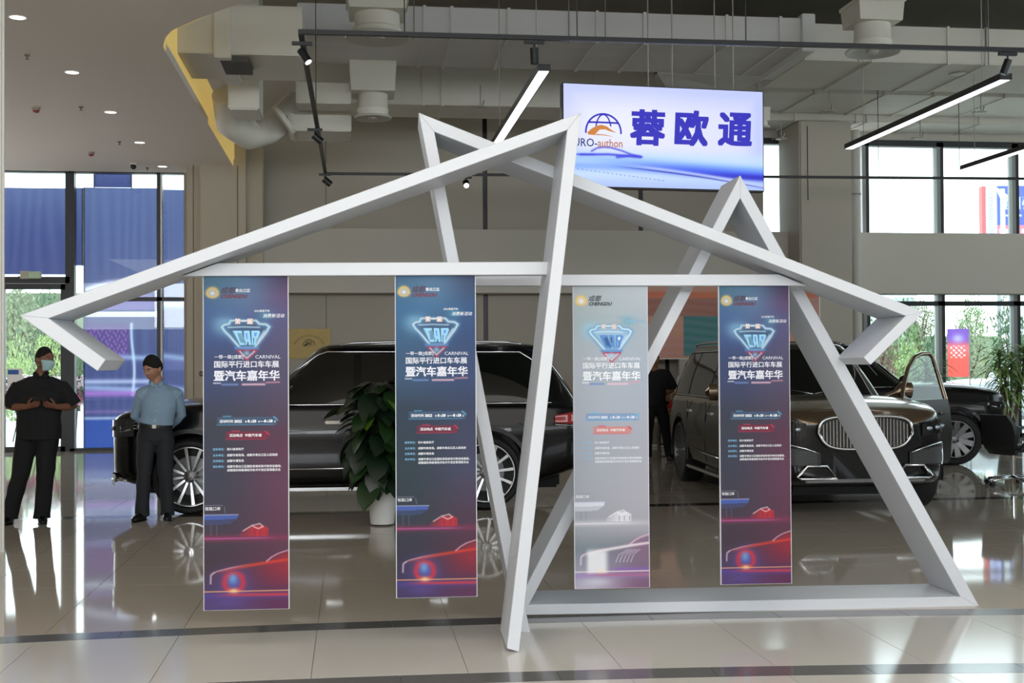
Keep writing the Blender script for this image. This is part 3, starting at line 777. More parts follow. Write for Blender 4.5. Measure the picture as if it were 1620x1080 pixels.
# ------------------------------------------------------------ hanging LED screen
dL, dR = 14.0, 14.53
sTL = at_d(888.5, 134.5, dL); sTR = at_d(1206, 143, dR); sBL = at_d(888.5, 299.5, dL); sBR = at_d(1206, 302.5, dR)
SW = (sTR - sTL).length; SH = ((sTL - sBL).length + (sTR - sBR).length) / 2
scr = empty('led_screen', (sBL + sBR) / 2, math.atan2((sTR - sTL).y, (sTR - sTL).x), 'wide lit blue and white LED sign screen hanging from the ceiling', 'screen')
def screen_fn(U, V):
    A = col3(U, (222, 226, 252))
    edge = np.minimum(np.minimum(U, 1 - U) * 2, V)
    A = mixc(A, (150, 164, 246), 1 - ss(0, .10, edge)); A = mixc(A, (196, 206, 255), 1 - ss(0, .30, edge) * 1.0)
    A = mixc(A, (240, 242, 255), gl(np.hypot((U - .3) * .8, V - .4), .3) * .8)
    A = mixc(A, (196, 226, 252), ss(.58, .72, V) * .8)
    yb = .74 + .10 * U
    A = mixc(A, (120, 178, 250), gl(V - yb + .03, .05) * (0.4 + .4 * U))
    A = mixc(A, (48, 70, 236), gl(V - yb - .02, .045) * ss(.1, .7, U) * .95)
    A = mixc(A, (30, 24, 190), gl(V - (.80 + .075 * U), .03) * ss(.45, 1, U) * .95)
    A = mixc(A, (90, 140, 255), gl(V - (.80 + .02 * U), .04) * .55 * (1 - .5 * U))
    y2 = .775 + .14 * U * U + .06 * U
    A = mixc(A, (30, 40, 170), gl(V - y2, .006) * ss(.2, .5, U)); A = mixc(A, (200, 214, 255), gl(V - y2 + .022, .014) * .8 * ss(.2, .5, U))
    A = mixc(A, (160, 180, 250), ss(.86, 1, V) * .6)
    A = mixc(A, (60, 70, 200), gl(V - (.83 + .22 * (U - .05)), .004) * .5 * (np.sin(U * 300) > 0) * (U < .5))
    for pts in ([(.05, .69), (.15, .688)],): A = mixc(A, (80, 84, 226), gl(poly_d(U, V, pts, .5), .004))
    car = [(.135, .655), (.16, .625), (.19, .612), (.23, .615), (.28, .64), (.33, .675), (.38, .695)]
    A = mixc(A, (86, 92, 224), gl(poly_d(U, V, car, .5), .0045)); A = mixc(A, (60, 64, 226), gl(poly_d(U, V, [(.08, .692), (.22, .682), (.38, .698)], .5), .006) * .9)
    A = mixc(A, (60, 64, 226), gl(poly_d(U, V, [(.26, .705), (.32, .69), (.37, .697)], .5), .007) * .9)
    return A
U, V = np.meshgrid(np.linspace(0, 1, 320), np.linspace(0, 1, 160))
P = np.stack([(U - .5) * (SW - .03), np.full_like(U, -0.06), SH - .012 - V * (SH - .03)], -1)
link_mesh('display_face', grid_mesh('display_face', P, screen_fn(U, V)), scr, vcol_mat('screen_emission', 0.3, emit=1.0))
bm = bmesh.new(); box(bm, -SW / 2, SW / 2, -0.058, 0.05, 0, SH, .008); bm_obj('housing', bm, m_black, scr)
m_sb = mat('sign_blue', '2a22c8', 0.4, emit=.85); m_so = mat('sign_orange', 'e08a34', 0.4, emit=.85); m_sn = mat('sign_navy', '283a86', 0.4, emit=.8); m_sbr = mat('sign_copper', 'c97a55', 0.4, emit=.85)
def ST(s, u, v, size, m, bold, sx=1.0, shear=0.0):
    me = text_mesh(s, 1.0, bold, 'CENTER', shear).copy(); me.materials.clear(); me.materials.append(m)
    o = bpy.data.objects.new('lettering', me); COL.objects.link(o); o.parent = scr
    o.location = ((u - .5) * SW, -.064, SH * (1 - v)); o.rotation_euler = (PI / 2, 0, 0); o.scale = (size * sx, size, 1)
k = SW / 317.0
for s, px in (('蓉', 1019), ('欧', 1087), ('通', 1158)):
    u = (px - 888.5) / 317.5; v = (208.5 - (134.5 + 8.5 * u)) / (165 - 5 * u)
    ST(s, u, v, 55 * k, m_sb, .038, 1.0, .05)
u = (951 - 888.5) / 317.5
globe_logo(scr, ((u - .5) * SW, -.064, SH * (1 - .465)), 27 * k, m_sb, m_so)
ST('EURO-', .097, .572, 17 * k, m_sn, .01, .9); ST('authon', .230, .572, 17 * k, m_sbr, .01, .82)
m_cable = mat('steel_cable', '8d8c88', 0.5, metal=.5)
for px in (1024, 1062, 1130, 1160):
    u = (px - 888.5) / 317.5; x = (u - .5) * SW
    bm = bmesh.new(); cyl(bm, (x, 0, SH), (x, 0, 7.195 - scr.location.z), 0.008, n=6); bm_obj('suspension_cable', bm, m_cable, scr)
def zhit(x, y, z):
    bpy.context.view_layer.update()
    dg = bpy.context.evaluated_depsgraph_get()
    ok, loc, *_ = sc.ray_cast(dg, Vector((x, y, z)), Vector((0, 0, 1)))
    return (loc.z if ok else 7.2) - .012
# ------------------------------------------------------------ ducts under the slab
def duct_x(x0, x1, ya, yb, z0, z1, label, m=m_duct, seams=(), flange=(), group=None):
    o = box_obj('air_duct', x0, x1, ya, yb, z0, z1, m, bev=.015); tag(o, label, 'duct', group)
    for x in seams:
        bm = bmesh.new(); box(bm, x - .022, x + .022, ya - .02, yb + .02, z0 - .022, z0 - .001); box(bm, x - .022, x + .022, ya - .022, ya - .001, z0 - .022, z1 + .01)
        bm_obj('seam', bm, m, o)
    for x in flange:
        bm = bmesh.new(); box(bm, x - .10, x + .10, ya - .06, yb + .06, z0 - .06, z1 + .05, .01); bm_obj('collar', bm, m, o)
    return o
def hang(o, x, y, z0):
    bm = bmesh.new(); cyl(bm, (x, y, z0), (x, y, 7.195), .008, n=6); bm_obj('hanger_rod', bm, m_cable, o)
Yd1 = 17.0
xA = at_y(540, 70, Yd1).x; xB = at_y(1290, 70, Yd1).x
z1b = at_y(1000, 68, Yd1).z; z1t = at_y(1000, 20, Yd1).z
d1 = duct_x(xA - .6, xB, Yd1, Yd1 + 1.7, z1b, z1t, 'long grey supply duct above the LED screen, nearest of the crosswise ducts', m_duct2,
            [at_y(p, 70, Yd1).x for p in (672, 715, 805, 945, 1020, 1150, 1235)], [xB - .12])
for p in (655, 900, 958): hang(d1, at_y(p, 30, Yd1 - .1).x, Yd1 - .08, z1b - .05)
Yl = 15.2
xl0, xl1 = at_y(300, 60, Yl).x, at_y(478, 60, Yl).x
d0 = duct_x(xl0 - 1.6, xl1, Yl, Yl + 1.4, at_y(400, 86, Yl).z, at_y(400, 8, Yl).z, 'short tall duct box beside the curved ceiling edge', m_duct, [], [at_y(352, 60, Yl).x])
box_obj('grille_box', at_y(347, 88, Yl).x, at_y(392, 88, Yl).x, Yl + .1, Yl + .8, at_y(400, 86, Yl).z - .07, at_y(400, 86, Yl).z + .01, mat('grille_dark', '4c4a44', 0.7), d0)
# crosswise ducts further back
Yd2 = 20.6
z2b = at_y(1350, 148, Yd2).z; z2t = at_y(1350, 118, Yd2).z
d2 = duct_x(at_y(1095, 148, Yd2).x, 19.85, Yd2, Yd2 + 1.75, z2b, z2t + .12, 'wide flat duct in front of the right windows, middle one of three', m_duct,
            [at_y(p, 130, Yd2).x for p in (1200, 1290, 1400, 1478, 1590)])
Yd3 = 22.45 if False else 22.9
Yd3 = 22.4
z3b = at_y(1350, 192, Yd3).z
d3 = duct_x(at_y(1207, 195, Yd3).x, 19.85, Yd3, YB - .1, z3b, z3b + .22, 'flat duct run directly above the right windows', m_duct,
            [at_y(p, 190, Yd3).x for p in (1258, 1355, 1372, 1455, 1550)])
Yd1b = 17.6
d4 = duct_x(xB + .05, 19.85, Yd1b, Yd1b + 1.9, z1b - .02, z1t + .1, 'big duct continuing to the right edge behind the spotlight track', m_duct,
            [at_y(p, 90, Yd1b).x for p in (1380, 1500, 1560)])
for p in (1355, 1560): hang(d4, at_y(p, 30, Yd1b).x, Yd1b - .06, z1b - .05)
# sloping transition between duct one and the right run
bm = bmesh.new()
xa_, xb_ = at_y(1085, 110, 18.9).x, xB
prism(bm, [Vector((xa_ - .5, 19.55 - .8 + .01, z1b)), Vector((xb_, 19.55 - .8 + .01, z1b)), Vector((xb_, 20.58, z2b)), Vector((xa_ + .2, 20.58, z2b - .12))],
      [Vector((xa_ - .5, 19.55 - .8 + .01, z1t)), Vector((xb_, 19.55 - .8 + .01, z1t)), Vector((xb_, 20.58, z2t)), Vector((xa_ + .2, 20.58, z2t))])
o = bm_obj('air_duct', bm, m_duct2); tag(o, 'sloping duct transition above the right end of the LED screen', 'duct')
# left rear duct
Yd5 = 20.3
z5b = at_y(700, 166, Yd5).z; z5t = at_y(700, 104, Yd5).z
d5 = duct_x(at_y(468, 166, Yd5).x, at_y(1068, 166, Yd5).x - .35, Yd5, Yd5 + 1.1, z5b, z5t, 'long rear duct behind the white linear lamp', m_duct,
            [at_y(p, 150, Yd5).x for p in (670, 700, 940)])
Yd6 = 19.2
d6 = duct_x(at_y(455, 206, Yd6).x, at_y(556, 206, Yd6).x, Yd6, Yd6 + .9, at_y(500, 207, Yd6).z, at_y(500, 181, Yd6).z, 'small low duct stub behind the tilted track spotlight', m_duct, [at_y(462, 200, Yd6).x])
d7 = duct_x(at_y(468, 160, 18.6).x, at_y(556, 160, 18.6).x, 18.6, 19.3, at_y(500, 163, 18.6).z, at_y(500, 130, 18.6).z, 'short duct between the two round diffusers and the curved ceiling', m_duct)
# curved elbow under the fascia
bm = bmesh.new()
pts = [at_d(356, 150, 17.8), at_d(362, 195, 18.2), at_d(392, 214, 18.6), at_d(425, 205, 19.0), at_d(452, 182, 19.3), at_d(470, 165, 19.6)]
P2 = cat3 = []
for i in range(len(pts) - 1):
    for k in range(5): P2.append(pts[i].lerp(pts[i + 1], k / 5))
P2.append(pts[-1])
tube(bm, P2, [.22] * len(P2), n=16, ry=[.19] * len(P2), ref=(0, 1, 0))
o = bm_obj('duct_elbow', bm, m_duct, smooth=50); tag(o, 'curved duct elbow hanging beside the end of the warm lit fascia', 'duct')
for px_, py_ in ((398, 192), (449, 190)):
    bm = bmesh.new(); q = at_d(px_, py_, 18.7); cyl(bm, q + Vector((-.02, 0, -.02)), q + Vector((.03, 0, .02)), .25, n=18); bm_obj('collar', bm, m_duct, o, smooth=40)
bm = bmesh.new(); box(bm, at_d(372, 160, 17.9).x, at_d(418, 160, 17.9).x, 17.2, 18.0, at_d(395, 196, 17.9).z, 7.195, .02)
o = bm_obj('air_duct', bm, m_duct); tag(o, 'vertical grey duct drop behind the curved ceiling edge', 'duct')
# round ceiling diffusers on box necks
def diffuser(px0, px1, ptop, pmid, pbot, d, label, disc=0.0, neck=None):
    c = at_d((px0 + px1) / 2, pbot, d); s = F / d
    r = (px1 - px0) / 2 / s; zt_ = at_d(0, ptop, d).z; zm = at_d((px0 + px1) / 2, pmid, d).z; zb_ = c.z
    o = empty('ceiling_diffuser', (c.x, c.y, zb_), 0, label, 'air diffuser')
    bm = bmesh.new()
    k = neck or 1.15
    prism(bm, [Vector((a * r * k, b * r * k, zt_ - zb_)) for a, b in ((-1, -1), (1, -1), (1, 1), (-1, 1))],
          [Vector((a * r * k * .93, b * r * k * .93, zm - zb_)) for a, b in ((-1, -1), (1, -1), (1, 1), (-1, 1))])
    box(bm, -r * k * 1.05, r * k * 1.05, -r * k * 1.05, r * k * 1.05, zt_ - zb_ - .05, zt_ - zb_, .005)
    bm_obj('neck_box', bm, m_duct, o)
    bm = bmesh.new(); h = zm - zb_
    lathe(bm, [(r * .86, h), (r * .88, h * .45), (r * .93, h * .4), (r * .93, h * .3), (r * .9, h * .25), (r * .9, h * .1)], 36)
    bm_obj('drum', bm, m_duct, o, smooth=35)
    bm = bmesh.new(); R_ = r * (1 + disc)
    lathe(bm, [(r * .55, .05), (R_, .035), (R_ * 1.02, .015), (R_, 0.0), (R_ * .8, .012), (R_ * .6, .03), (r * .3, .03), (r * .28, .0), (0, -.005)], 40)
    bm_obj('diffuser_ring', bm, mat('diffuser_grey', 'b5b3aa', 0.4), o, smooth=35)
    return o
diffuser(556, 638, 2, 24, 62, 15.6, 'large round ceiling diffuser behind the front track, upper left', .22, 1.15)
diffuser(563, 617, 100, 150, 188, 18.6, 'small round ceiling diffuser on a tapered box, lower left', .08, 1.35)
diffuser(1348, 1413, 14, 40, 84, 16.2, 'round ceiling diffuser with a wide ring near the right spotlight', .30, 1.15)
diffuser(1196, 1216, 178, 192, 203, 20.3, 'little round diffuser just right of the LED screen', .2, 1.0)

# ------------------------------------------------------------ spotlight track (black hexagon of rails)
ZT = 4.75
trk = empty('spotlight_track', at_z(900, 60, ZT) * 1.0, 0, 'black suspended lighting track forming a large open ring', 'track light')
def rail(a, b, r=.022):
    bm = bmesh.new(); d_ = (b - a).normalized(); s_ = Vector((-d_.y, d_.x, 0)) * r
    prism(bm, [a + s_ + Vector((0, 0, r)), a - s_ + Vector((0, 0, r)), a - s_ - Vector((0, 0, r)), a + s_ - Vector((0, 0, r))],
          [b + s_ + Vector((0, 0, r)), b - s_ + Vector((0, 0, r)), b - s_ - Vector((0, 0, r)), b + s_ - Vector((0, 0, r))])
    o = bm_obj('rail', bm, m_black); to_parent(o, trk)
TA, TB, TC, TD = at_z(476, 50.5, ZT), at_z(1680, 81, ZT), at_z(515, 274.5, ZT), at_z(1680, 283, ZT)
rail(TA, TB); rail(TA, TC, .026); rail(TC, TD); 
def rod(px, py, par=trk):
    q = at_z(px, py, ZT); bm = bmesh.new(); cyl(bm, q, (q.x, q.y, zhit(q.x, q.y, q.z + .06)), .006, n=6); o = bm_obj('suspension_rod', bm, m_black); to_parent(o, par)
for q in ((640, 55), (913, 64), (1180, 70), (1560, 78), (1390, 281), (1518, 281), (500, 200)): rod(*q)
m_lamp = mat('lamp_white', 'fff6e6', 0.3, emit=3.5)
def spot(px, py, dirn, lit, label, L_=.15, r=.042):
    q = at_z(px, py, ZT); o = empty('track_spotlight', q - Vector((0, 0, .03)), 0, label, 'spotlight', 'track spotlights')
    bm = bmesh.new(); box(bm, -.10, .10, -.018, .018, -.03, .005, .004); bm_obj('adapter', bm, m_black, o)
    bm = bmesh.new(); cyl(bm, (0, 0, -.02), (0, 0, -.09), .010, n=8); bm_obj('bracket', bm, m_black, o)
    d_ = Vector(dirn).normalized(); c = Vector((0, 0, -.10)) + d_ * .04
    bm = bmesh.new(); a = c - d_ * L_ * .45; b = c + d_ * L_ * .55; cyl(bm, a, b, r, n=20); bm_obj('lamp_head', bm, m_black, o, smooth=40)
    bm = bmesh.new(); cyl(bm, b, b + d_ * .004, r * .8, n=20); bm_obj('lens', bm, m_lamp if lit else mat('lens_dark', '202226', .2), o, smooth=40)
    return o
spot(478, 62, (.45, -.25, -.75), True, 'black track spotlight glowing at its tip, top left corner of the track')
spot(498, 200, (.75, .1, -.6), False, 'black track spotlight halfway down the slanting left rail', .14, .05)
spot(514, 272, (.75, .1, -.6), False, 'black track spotlight at the lower corner of the left rail', .15, .055)
spot(845, 60, (.03, 0, -1), False, 'black track spotlight pointing straight down above the linear lamp')
spot(1594, 79, (-.35, .1, -1), False, 'black tilted track spotlight near the right edge')
spot(737, 277, (0, -.75, -.5), True, 'small lit track spotlight shining between the sculpture beams', .12, .055)

# ------------------------------------------------------------ linear lamps
def linear(pa, pb, label, w_=.06, z=ZT - .15, ext=0.0):
    a = at_z(*pa, z); b = at_z(*pb, z); d_ = (b - a).normalized(); b = b + d_ * ext; s_ = Vector((-d_.y, d_.x, 0)) * w_
    o = empty('linear_lamp', a.copy(), 0, label, 'pendant lamp', 'linear pendant lamps')
    bm = bmesh.new(); h = Vector((0, 0, .07)); lo = Vector((0, 0, .004))
    prism(bm, [a + s_ * 1.12 + lo, a - s_ * 1.12 + lo, a - s_ * 1.12 + h, a + s_ * 1.12 + h], [b + s_ * 1.12 + lo, b - s_ * 1.12 + lo, b - s_ * 1.12 + h, b + s_ * 1.12 + h])
    q = bm_obj('housing', bm, m_black); to_parent(q, o)
    e0 = d_ * .03; bm = bmesh.new()
    prism(bm, [a + s_ * .9 + e0, a - s_ * .9 + e0, a - s_ * .9 + lo * 2 + e0, a + s_ * .9 + lo * 2 + e0], [b + s_ * .9, b - s_ * .9, b - s_ * .9 + lo * 2, b + s_ * .9 + lo * 2])
    q = bm_obj('light_strip', bm, mat('tube_white', 'fdfaff', .3, emit=2.2)); to_parent(q, o)
    m_ = a.lerp(b, .5); bm = bmesh.new(); prism(bm, [m_ + s_ * .9 - lo * .3, m_ - s_ * .9 - lo * .3, m_ - s_ * .9 + lo, m_ + s_ * .9 + lo], [m_ + s_ * .9 - lo * .3 + d_ * .008, m_ - s_ * .9 - lo * .3 + d_ * .008, m_ - s_ * .9 + lo + d_ * .008, m_ + s_ * .9 + lo + d_ * .008])
    q = bm_obj('joint', bm, m_frame2); to_parent(q, o)
    for t in (.12, .88):
        c = a.lerp(b, t); bm = bmesh.new(); cyl(bm, c + h, (c.x, c.y, zhit(c.x, c.y, c.z + .12)), .005, n=6); q = bm_obj('suspension_wire', bm, m_cable); to_parent(q, o)
linear((861, 112), (790, 222), 'bright white linear lamp left of the LED screen', ext=.5)
linear((1592, 126), (1343, 236), 'long bright white linear lamp above the right windows')
linear((1690, 216), (1525, 269), 'dim linear lamp crossing the top right window')

# ------------------------------------------------------------ lower ceiling fittings
m_dl = mat('downlight_glow', 'fff8ec', .3, emit=4.0)
proto = None
for i, (px, py) in enumerate([(28, 27), (114, 114), (175, 177), (221, 225), (257, 263), (-130, -130)]):
    q = at_z(px, py, ZL)
    if proto is None:
        proto = empty('downlight', (q.x, q.y, ZL), 0, None, 'downlight', 'row of recessed downlights')
        bm = bmesh.new(); lathe(bm, [(.092, 0.0), (.092, -.006), (.080, -.008), (.078, .0)], 28); bm_obj('trim_ring', bm, m_white, proto, smooth=30)
        bm = bmesh.new(); cyl(bm, (0, 0, -.003), (0, 0, .001), .078, n=28); bm_obj('lamp_disc', bm, m_dl, proto)
        o = proto
    else: o = copy_tree(proto); o.location = (q.x, q.y, ZL)
    o['label'] = ['round recessed downlight nearest the top left corner', 'second round downlight from the top left corner', 'middle round downlight of the left ceiling row',
                  'fourth round downlight, next to the farthest', 'farthest round downlight, just above the beige column', 'round downlight outside the frame above the top left'][i]
    if i == 5:
        for c in list(o.children): bpy.data.objects.remove(c)
        bpy.data.objects.remove(o)
bm = bmesh.new(); cyl(bm, (0, 0, 0), (0, 0, -.012), .03, n=14); cyl(bm, (0, 0, -.01), (0, 0, -.045), .009, n=8); cyl(bm, (0, 0, -.045), (0, 0, -.05), .022, n=12)
m_spr = mat('sprinkler_metal', '6a6258', .5)
spr = bm_obj('sprinkler', bm, m_spr, smooth=35)
for i, (px, py, lb) in enumerate([(43, 87, 'small ceiling sprinkler below the nearest downlight'), (128, 169, 'small ceiling sprinkler beside the third downlight'), (189, 224, 'small ceiling sprinkler beside the fourth downlight'), (233, 265, 'small ceiling sprinkler next to the dome camera')]):
    o = spr if i == 0 else spr.copy()
    if i: COL.objects.link(o)
    o.location = at_z(px, py, ZL); tag(o, lb, 'sprinkler', 'ceiling sprinklers')
for i, (px, py, lb) in enumerate([(57, 171, 'red and white smoke detector left of the middle downlight'), (144, 241, 'red and white smoke detector further back on the left ceiling')]):
    q = at_z(px, py, ZL); r = empty('smoke_detector', q, 0, lb, 'smoke detector', 'smoke detectors')
    bm = bmesh.new(); lathe(bm, [(.055, 0), (.055, -.02), (.045, -.032), (0.0, -.033)], 20); bm_obj('base', bm, mat('detector_grey', 'a79d92', .5), r, smooth=35)
    bm = bmesh.new(); lathe(bm, [(.045, -.03), (.04, -.055), (.02, -.065), (0, -.066)], 20); bm_obj('sounder', bm, mat('detector_red', '8e2a22', .4), r, smooth=35)
q = at_z(211, 258, ZL); r = empty('dome_camera', q, 0, 'small dark dome security camera on the left ceiling', 'camera')
bm = bmesh.new(); cyl(bm, (0, 0, 0), (0, 0, -.03), .06, n=18); bm_obj('mount', bm, m_white, r, smooth=35)
bm = bmesh.new(); bmesh.ops.create_uvsphere(bm, u_segments=16, v_segments=10, radius=.052); bmesh.ops.translate(bm, verts=bm.verts, vec=(0, 0, -.06)); bm_obj('camera_head', bm, m_black, r, smooth=True)
# small fittings hanging from the duct soffits
for i, (px, py, d_, lb) in enumerate([(1517, 118, 19.2, 'small metal ceiling fitting under the front right duct'), (1312, 178, 20.4, 'small metal ceiling fitting just right of the LED screen top'), (1552, 179, 20.6, 'small metal ceiling fitting under the middle right duct'),
                                      (1236, 221, 21.2, 'small metal ceiling fitting beside the narrow bright window'), (1456, 220, 21.4, 'small metal ceiling fitting above the wide right window'), (760, 171, 18.4, 'small metal ceiling fitting behind the linear lamp')]):
    q = at_d(px, py, d_); r = empty('ceiling_fitting', q, 0, lb, 'fitting', 'small ceiling fittings')
    bm = bmesh.new(); lathe(bm, [(.0, .0), (.05, .002), (.10, .012), (.10, .02), (.04, .035), (0, .04)], 16); bm_obj('cap', bm, mat('fitting_metal', 'b2aea2', .35, metal=.4), r, smooth=35)
    bm = bmesh.new(); cyl(bm, (0, 0, .03), (0, 0, .35), .008, n=6); cyl(bm, (-.10, 0, .03), (-.17, 0, .0), .008, n=6); cyl(bm, (.03, 0, .04), (.06, 0, .12), .012, n=6); bm_obj('stem', bm, m_cable, r)
# ------------------------------------------------------------ cars
m_bpaint = mat('car_black_paint', '050607', 0.22, spec=0.25, coat=0.3)
m_brown = mat('car_bronze_paint', '75624c', 0.24, metal=0.75, coat=0.8)
m_cglass = mat('car_glass_dark', '080c0b', 0.03, spec=0.4, coat=0.3)
m_chrome = mat('chrome', 'd6d8da', 0.10, metal=1.0)
m_alu = mat('alloy', 'bdbfc0', 0.25, metal=0.85)
m_alud = mat('alloy_dark', '6a6b6c', 0.35, metal=0.8)
m_rub = mat('tyre_rubber', '111214', 0.7)
m_trimb = mat('trim_black', '0d0e10', 0.45)
m_lens = mat('headlight_lens', '121517', 0.08, spec=0.5, coat=0.5)
m_lensb = mat('headlight_white', '9aa2aa', 0.15, metal=0.7)
m_red = mat('tail_light_red', '8a0f12', 0.12, coat=1.0, emit=0.25)
m_wcar = mat('car_white_paint', 'e9ecee', 0.25, coat=0.6)
m_orange = mat('marker_orange', 'c4521a', 0.3)

def superx(y, a, b, m_=7.0): return a * max(0.0, 1 - abs(y / b) ** m_) ** (1 / m_)
def chaikin(P, n=2):
    for _ in range(n):
        Q = [P[0]]
        for a, b in zip(P[:-1], P[1:]):
            Q.append((a[0] * .75 + b[0] * .25, a[1] * .75 + b[1] * .25)); Q.append((a[0] * .25 + b[0] * .75, a[1] * .25 + b[1] * .75))
        Q.append(P[-1]); P = Q
    return P
def make_wheel(parent, x, y, z, R, side, nsp, m_sp, wid=.27, style='thin', rim=.80):
    """wheel: tyre mesh > rim ring, spokes, hub ; outer face towards side (-1 = -y)"""
    bm = bmesh.new(); h = wid / 2; r_ = R * rim
    lathe(bm, [(r_, -h * .8), (r_ * 1.04, -h), (R * .93, -h), (R * .985, -h * .8), (R, -h * .5), (R, h * .5), (R * .985, h * .8), (R * .93, h), (r_ * 1.04, h), (r_, h * .8)], 48, 'Y', closed=True)
    w_ = bm_obj('wheel', bm, m_rub, parent, smooth=35, loc=(x, y, z))
    bm = bmesh.new(); s = side
    lathe(bm, [(r_ * 1.0, s * h * .86), (r_ * .985, s * h * .98), (r_ * .95, s * h * .98), (r_ * .93, s * h * .80), (r_ * .90, s * h * .2), (r_ * .9, -s * h * .7), (r_ * 1.0, -s * h * .7)], 48, 'Y', closed=True)
    bm_obj('rim', bm, m_sp, w_, smooth=35)
    bm = bmesh.new(); lathe(bm, [(0, s * .0), (R * .52, s * .0), (R * .52, -s * .03), (0, -s * .03)], 32, 'Y'); bm_obj('brake_disc', bm, m_alud, w_, smooth=35)
    bm = bmesh.new(); lathe(bm, [(r_ * .93, -s * h * .3), (0, -s * h * .3)], 32, 'Y'); bm_obj('wheel_barrel', bm, m_trimb, w_)
    me = None
    for k in range(nsp):
        a = 2 * PI * k / nsp + .13
        if me is None:
            bm = bmesh.new(); wi, wo = (.020, .013) if style == 'thin' else ((.03, .045))
            y0, y1 = s * h * .62, s * h * .90
            ri, ro = R * .13, r_ * .965
            if style == 'thin': wi, wo = .010, .017
            prism(bm, [Vector((-wi, y0, ri)), Vector((wi, y0, ri)), Vector((wo, y1, ro)), Vector((-wo, y1, ro))],
                  [Vector((-wi * .5, y0 - s * .05, ri)), Vector((wi * .5, y0 - s * .05, ri)), Vector((wo * .5, y1 - s * .045, ro)), Vector((-wo * .5, y1 - s * .045, ro))])
            sp_ = bm_obj('spoke', bm, m_sp, w_); me = sp_.data
        else: sp_ = link_mesh('spoke', me, w_)
        sp_.rotation_euler = (0, a, 0)
    bm = bmesh.new(); lathe(bm, [(0, s * h * .74), (R * .10, s * h * .74), (R * .17, s * h * .64), (R * .17, s * h * .3), (0, s * h * .3)], 24, 'Y')
    for k in range(5):
        a = 2 * PI * k / 5; c = Vector((math.cos(a) * R * .145, 0, math.sin(a) * R * .145)); cyl(bm, c + Vector((0, s * h * .5, 0)), c + Vector((0, s * h * .76, 0)), .013, n=8)
    bm_obj('hub', bm, m_alud, w_, smooth=35)
    if style == 'thin':
        bm = bmesh.new(); rr = R * .09
        lathe(bm, [(rr, s * h * .75), (rr, s * h * .78), (rr * .88, s * h * .78), (rr * .88, s * h * .75)], 24, 'Y', closed=True)
        for k in range(3):
            a = PI / 2 + 2 * PI * k / 3; t = Vector((math.cos(a), 0, math.sin(a))); n_ = Vector((-t.z, 0, t.x)); yv = Vector((0, s * h * .78, 0))
            bm.faces.new([bm.verts.new(v) for v in (n_ * rr * .14 + yv, t * rr * .92 + yv, -n_ * rr * .14 + yv)])
        bm_obj('wheel_emblem', bm, m_chrome, w_)
    return w_

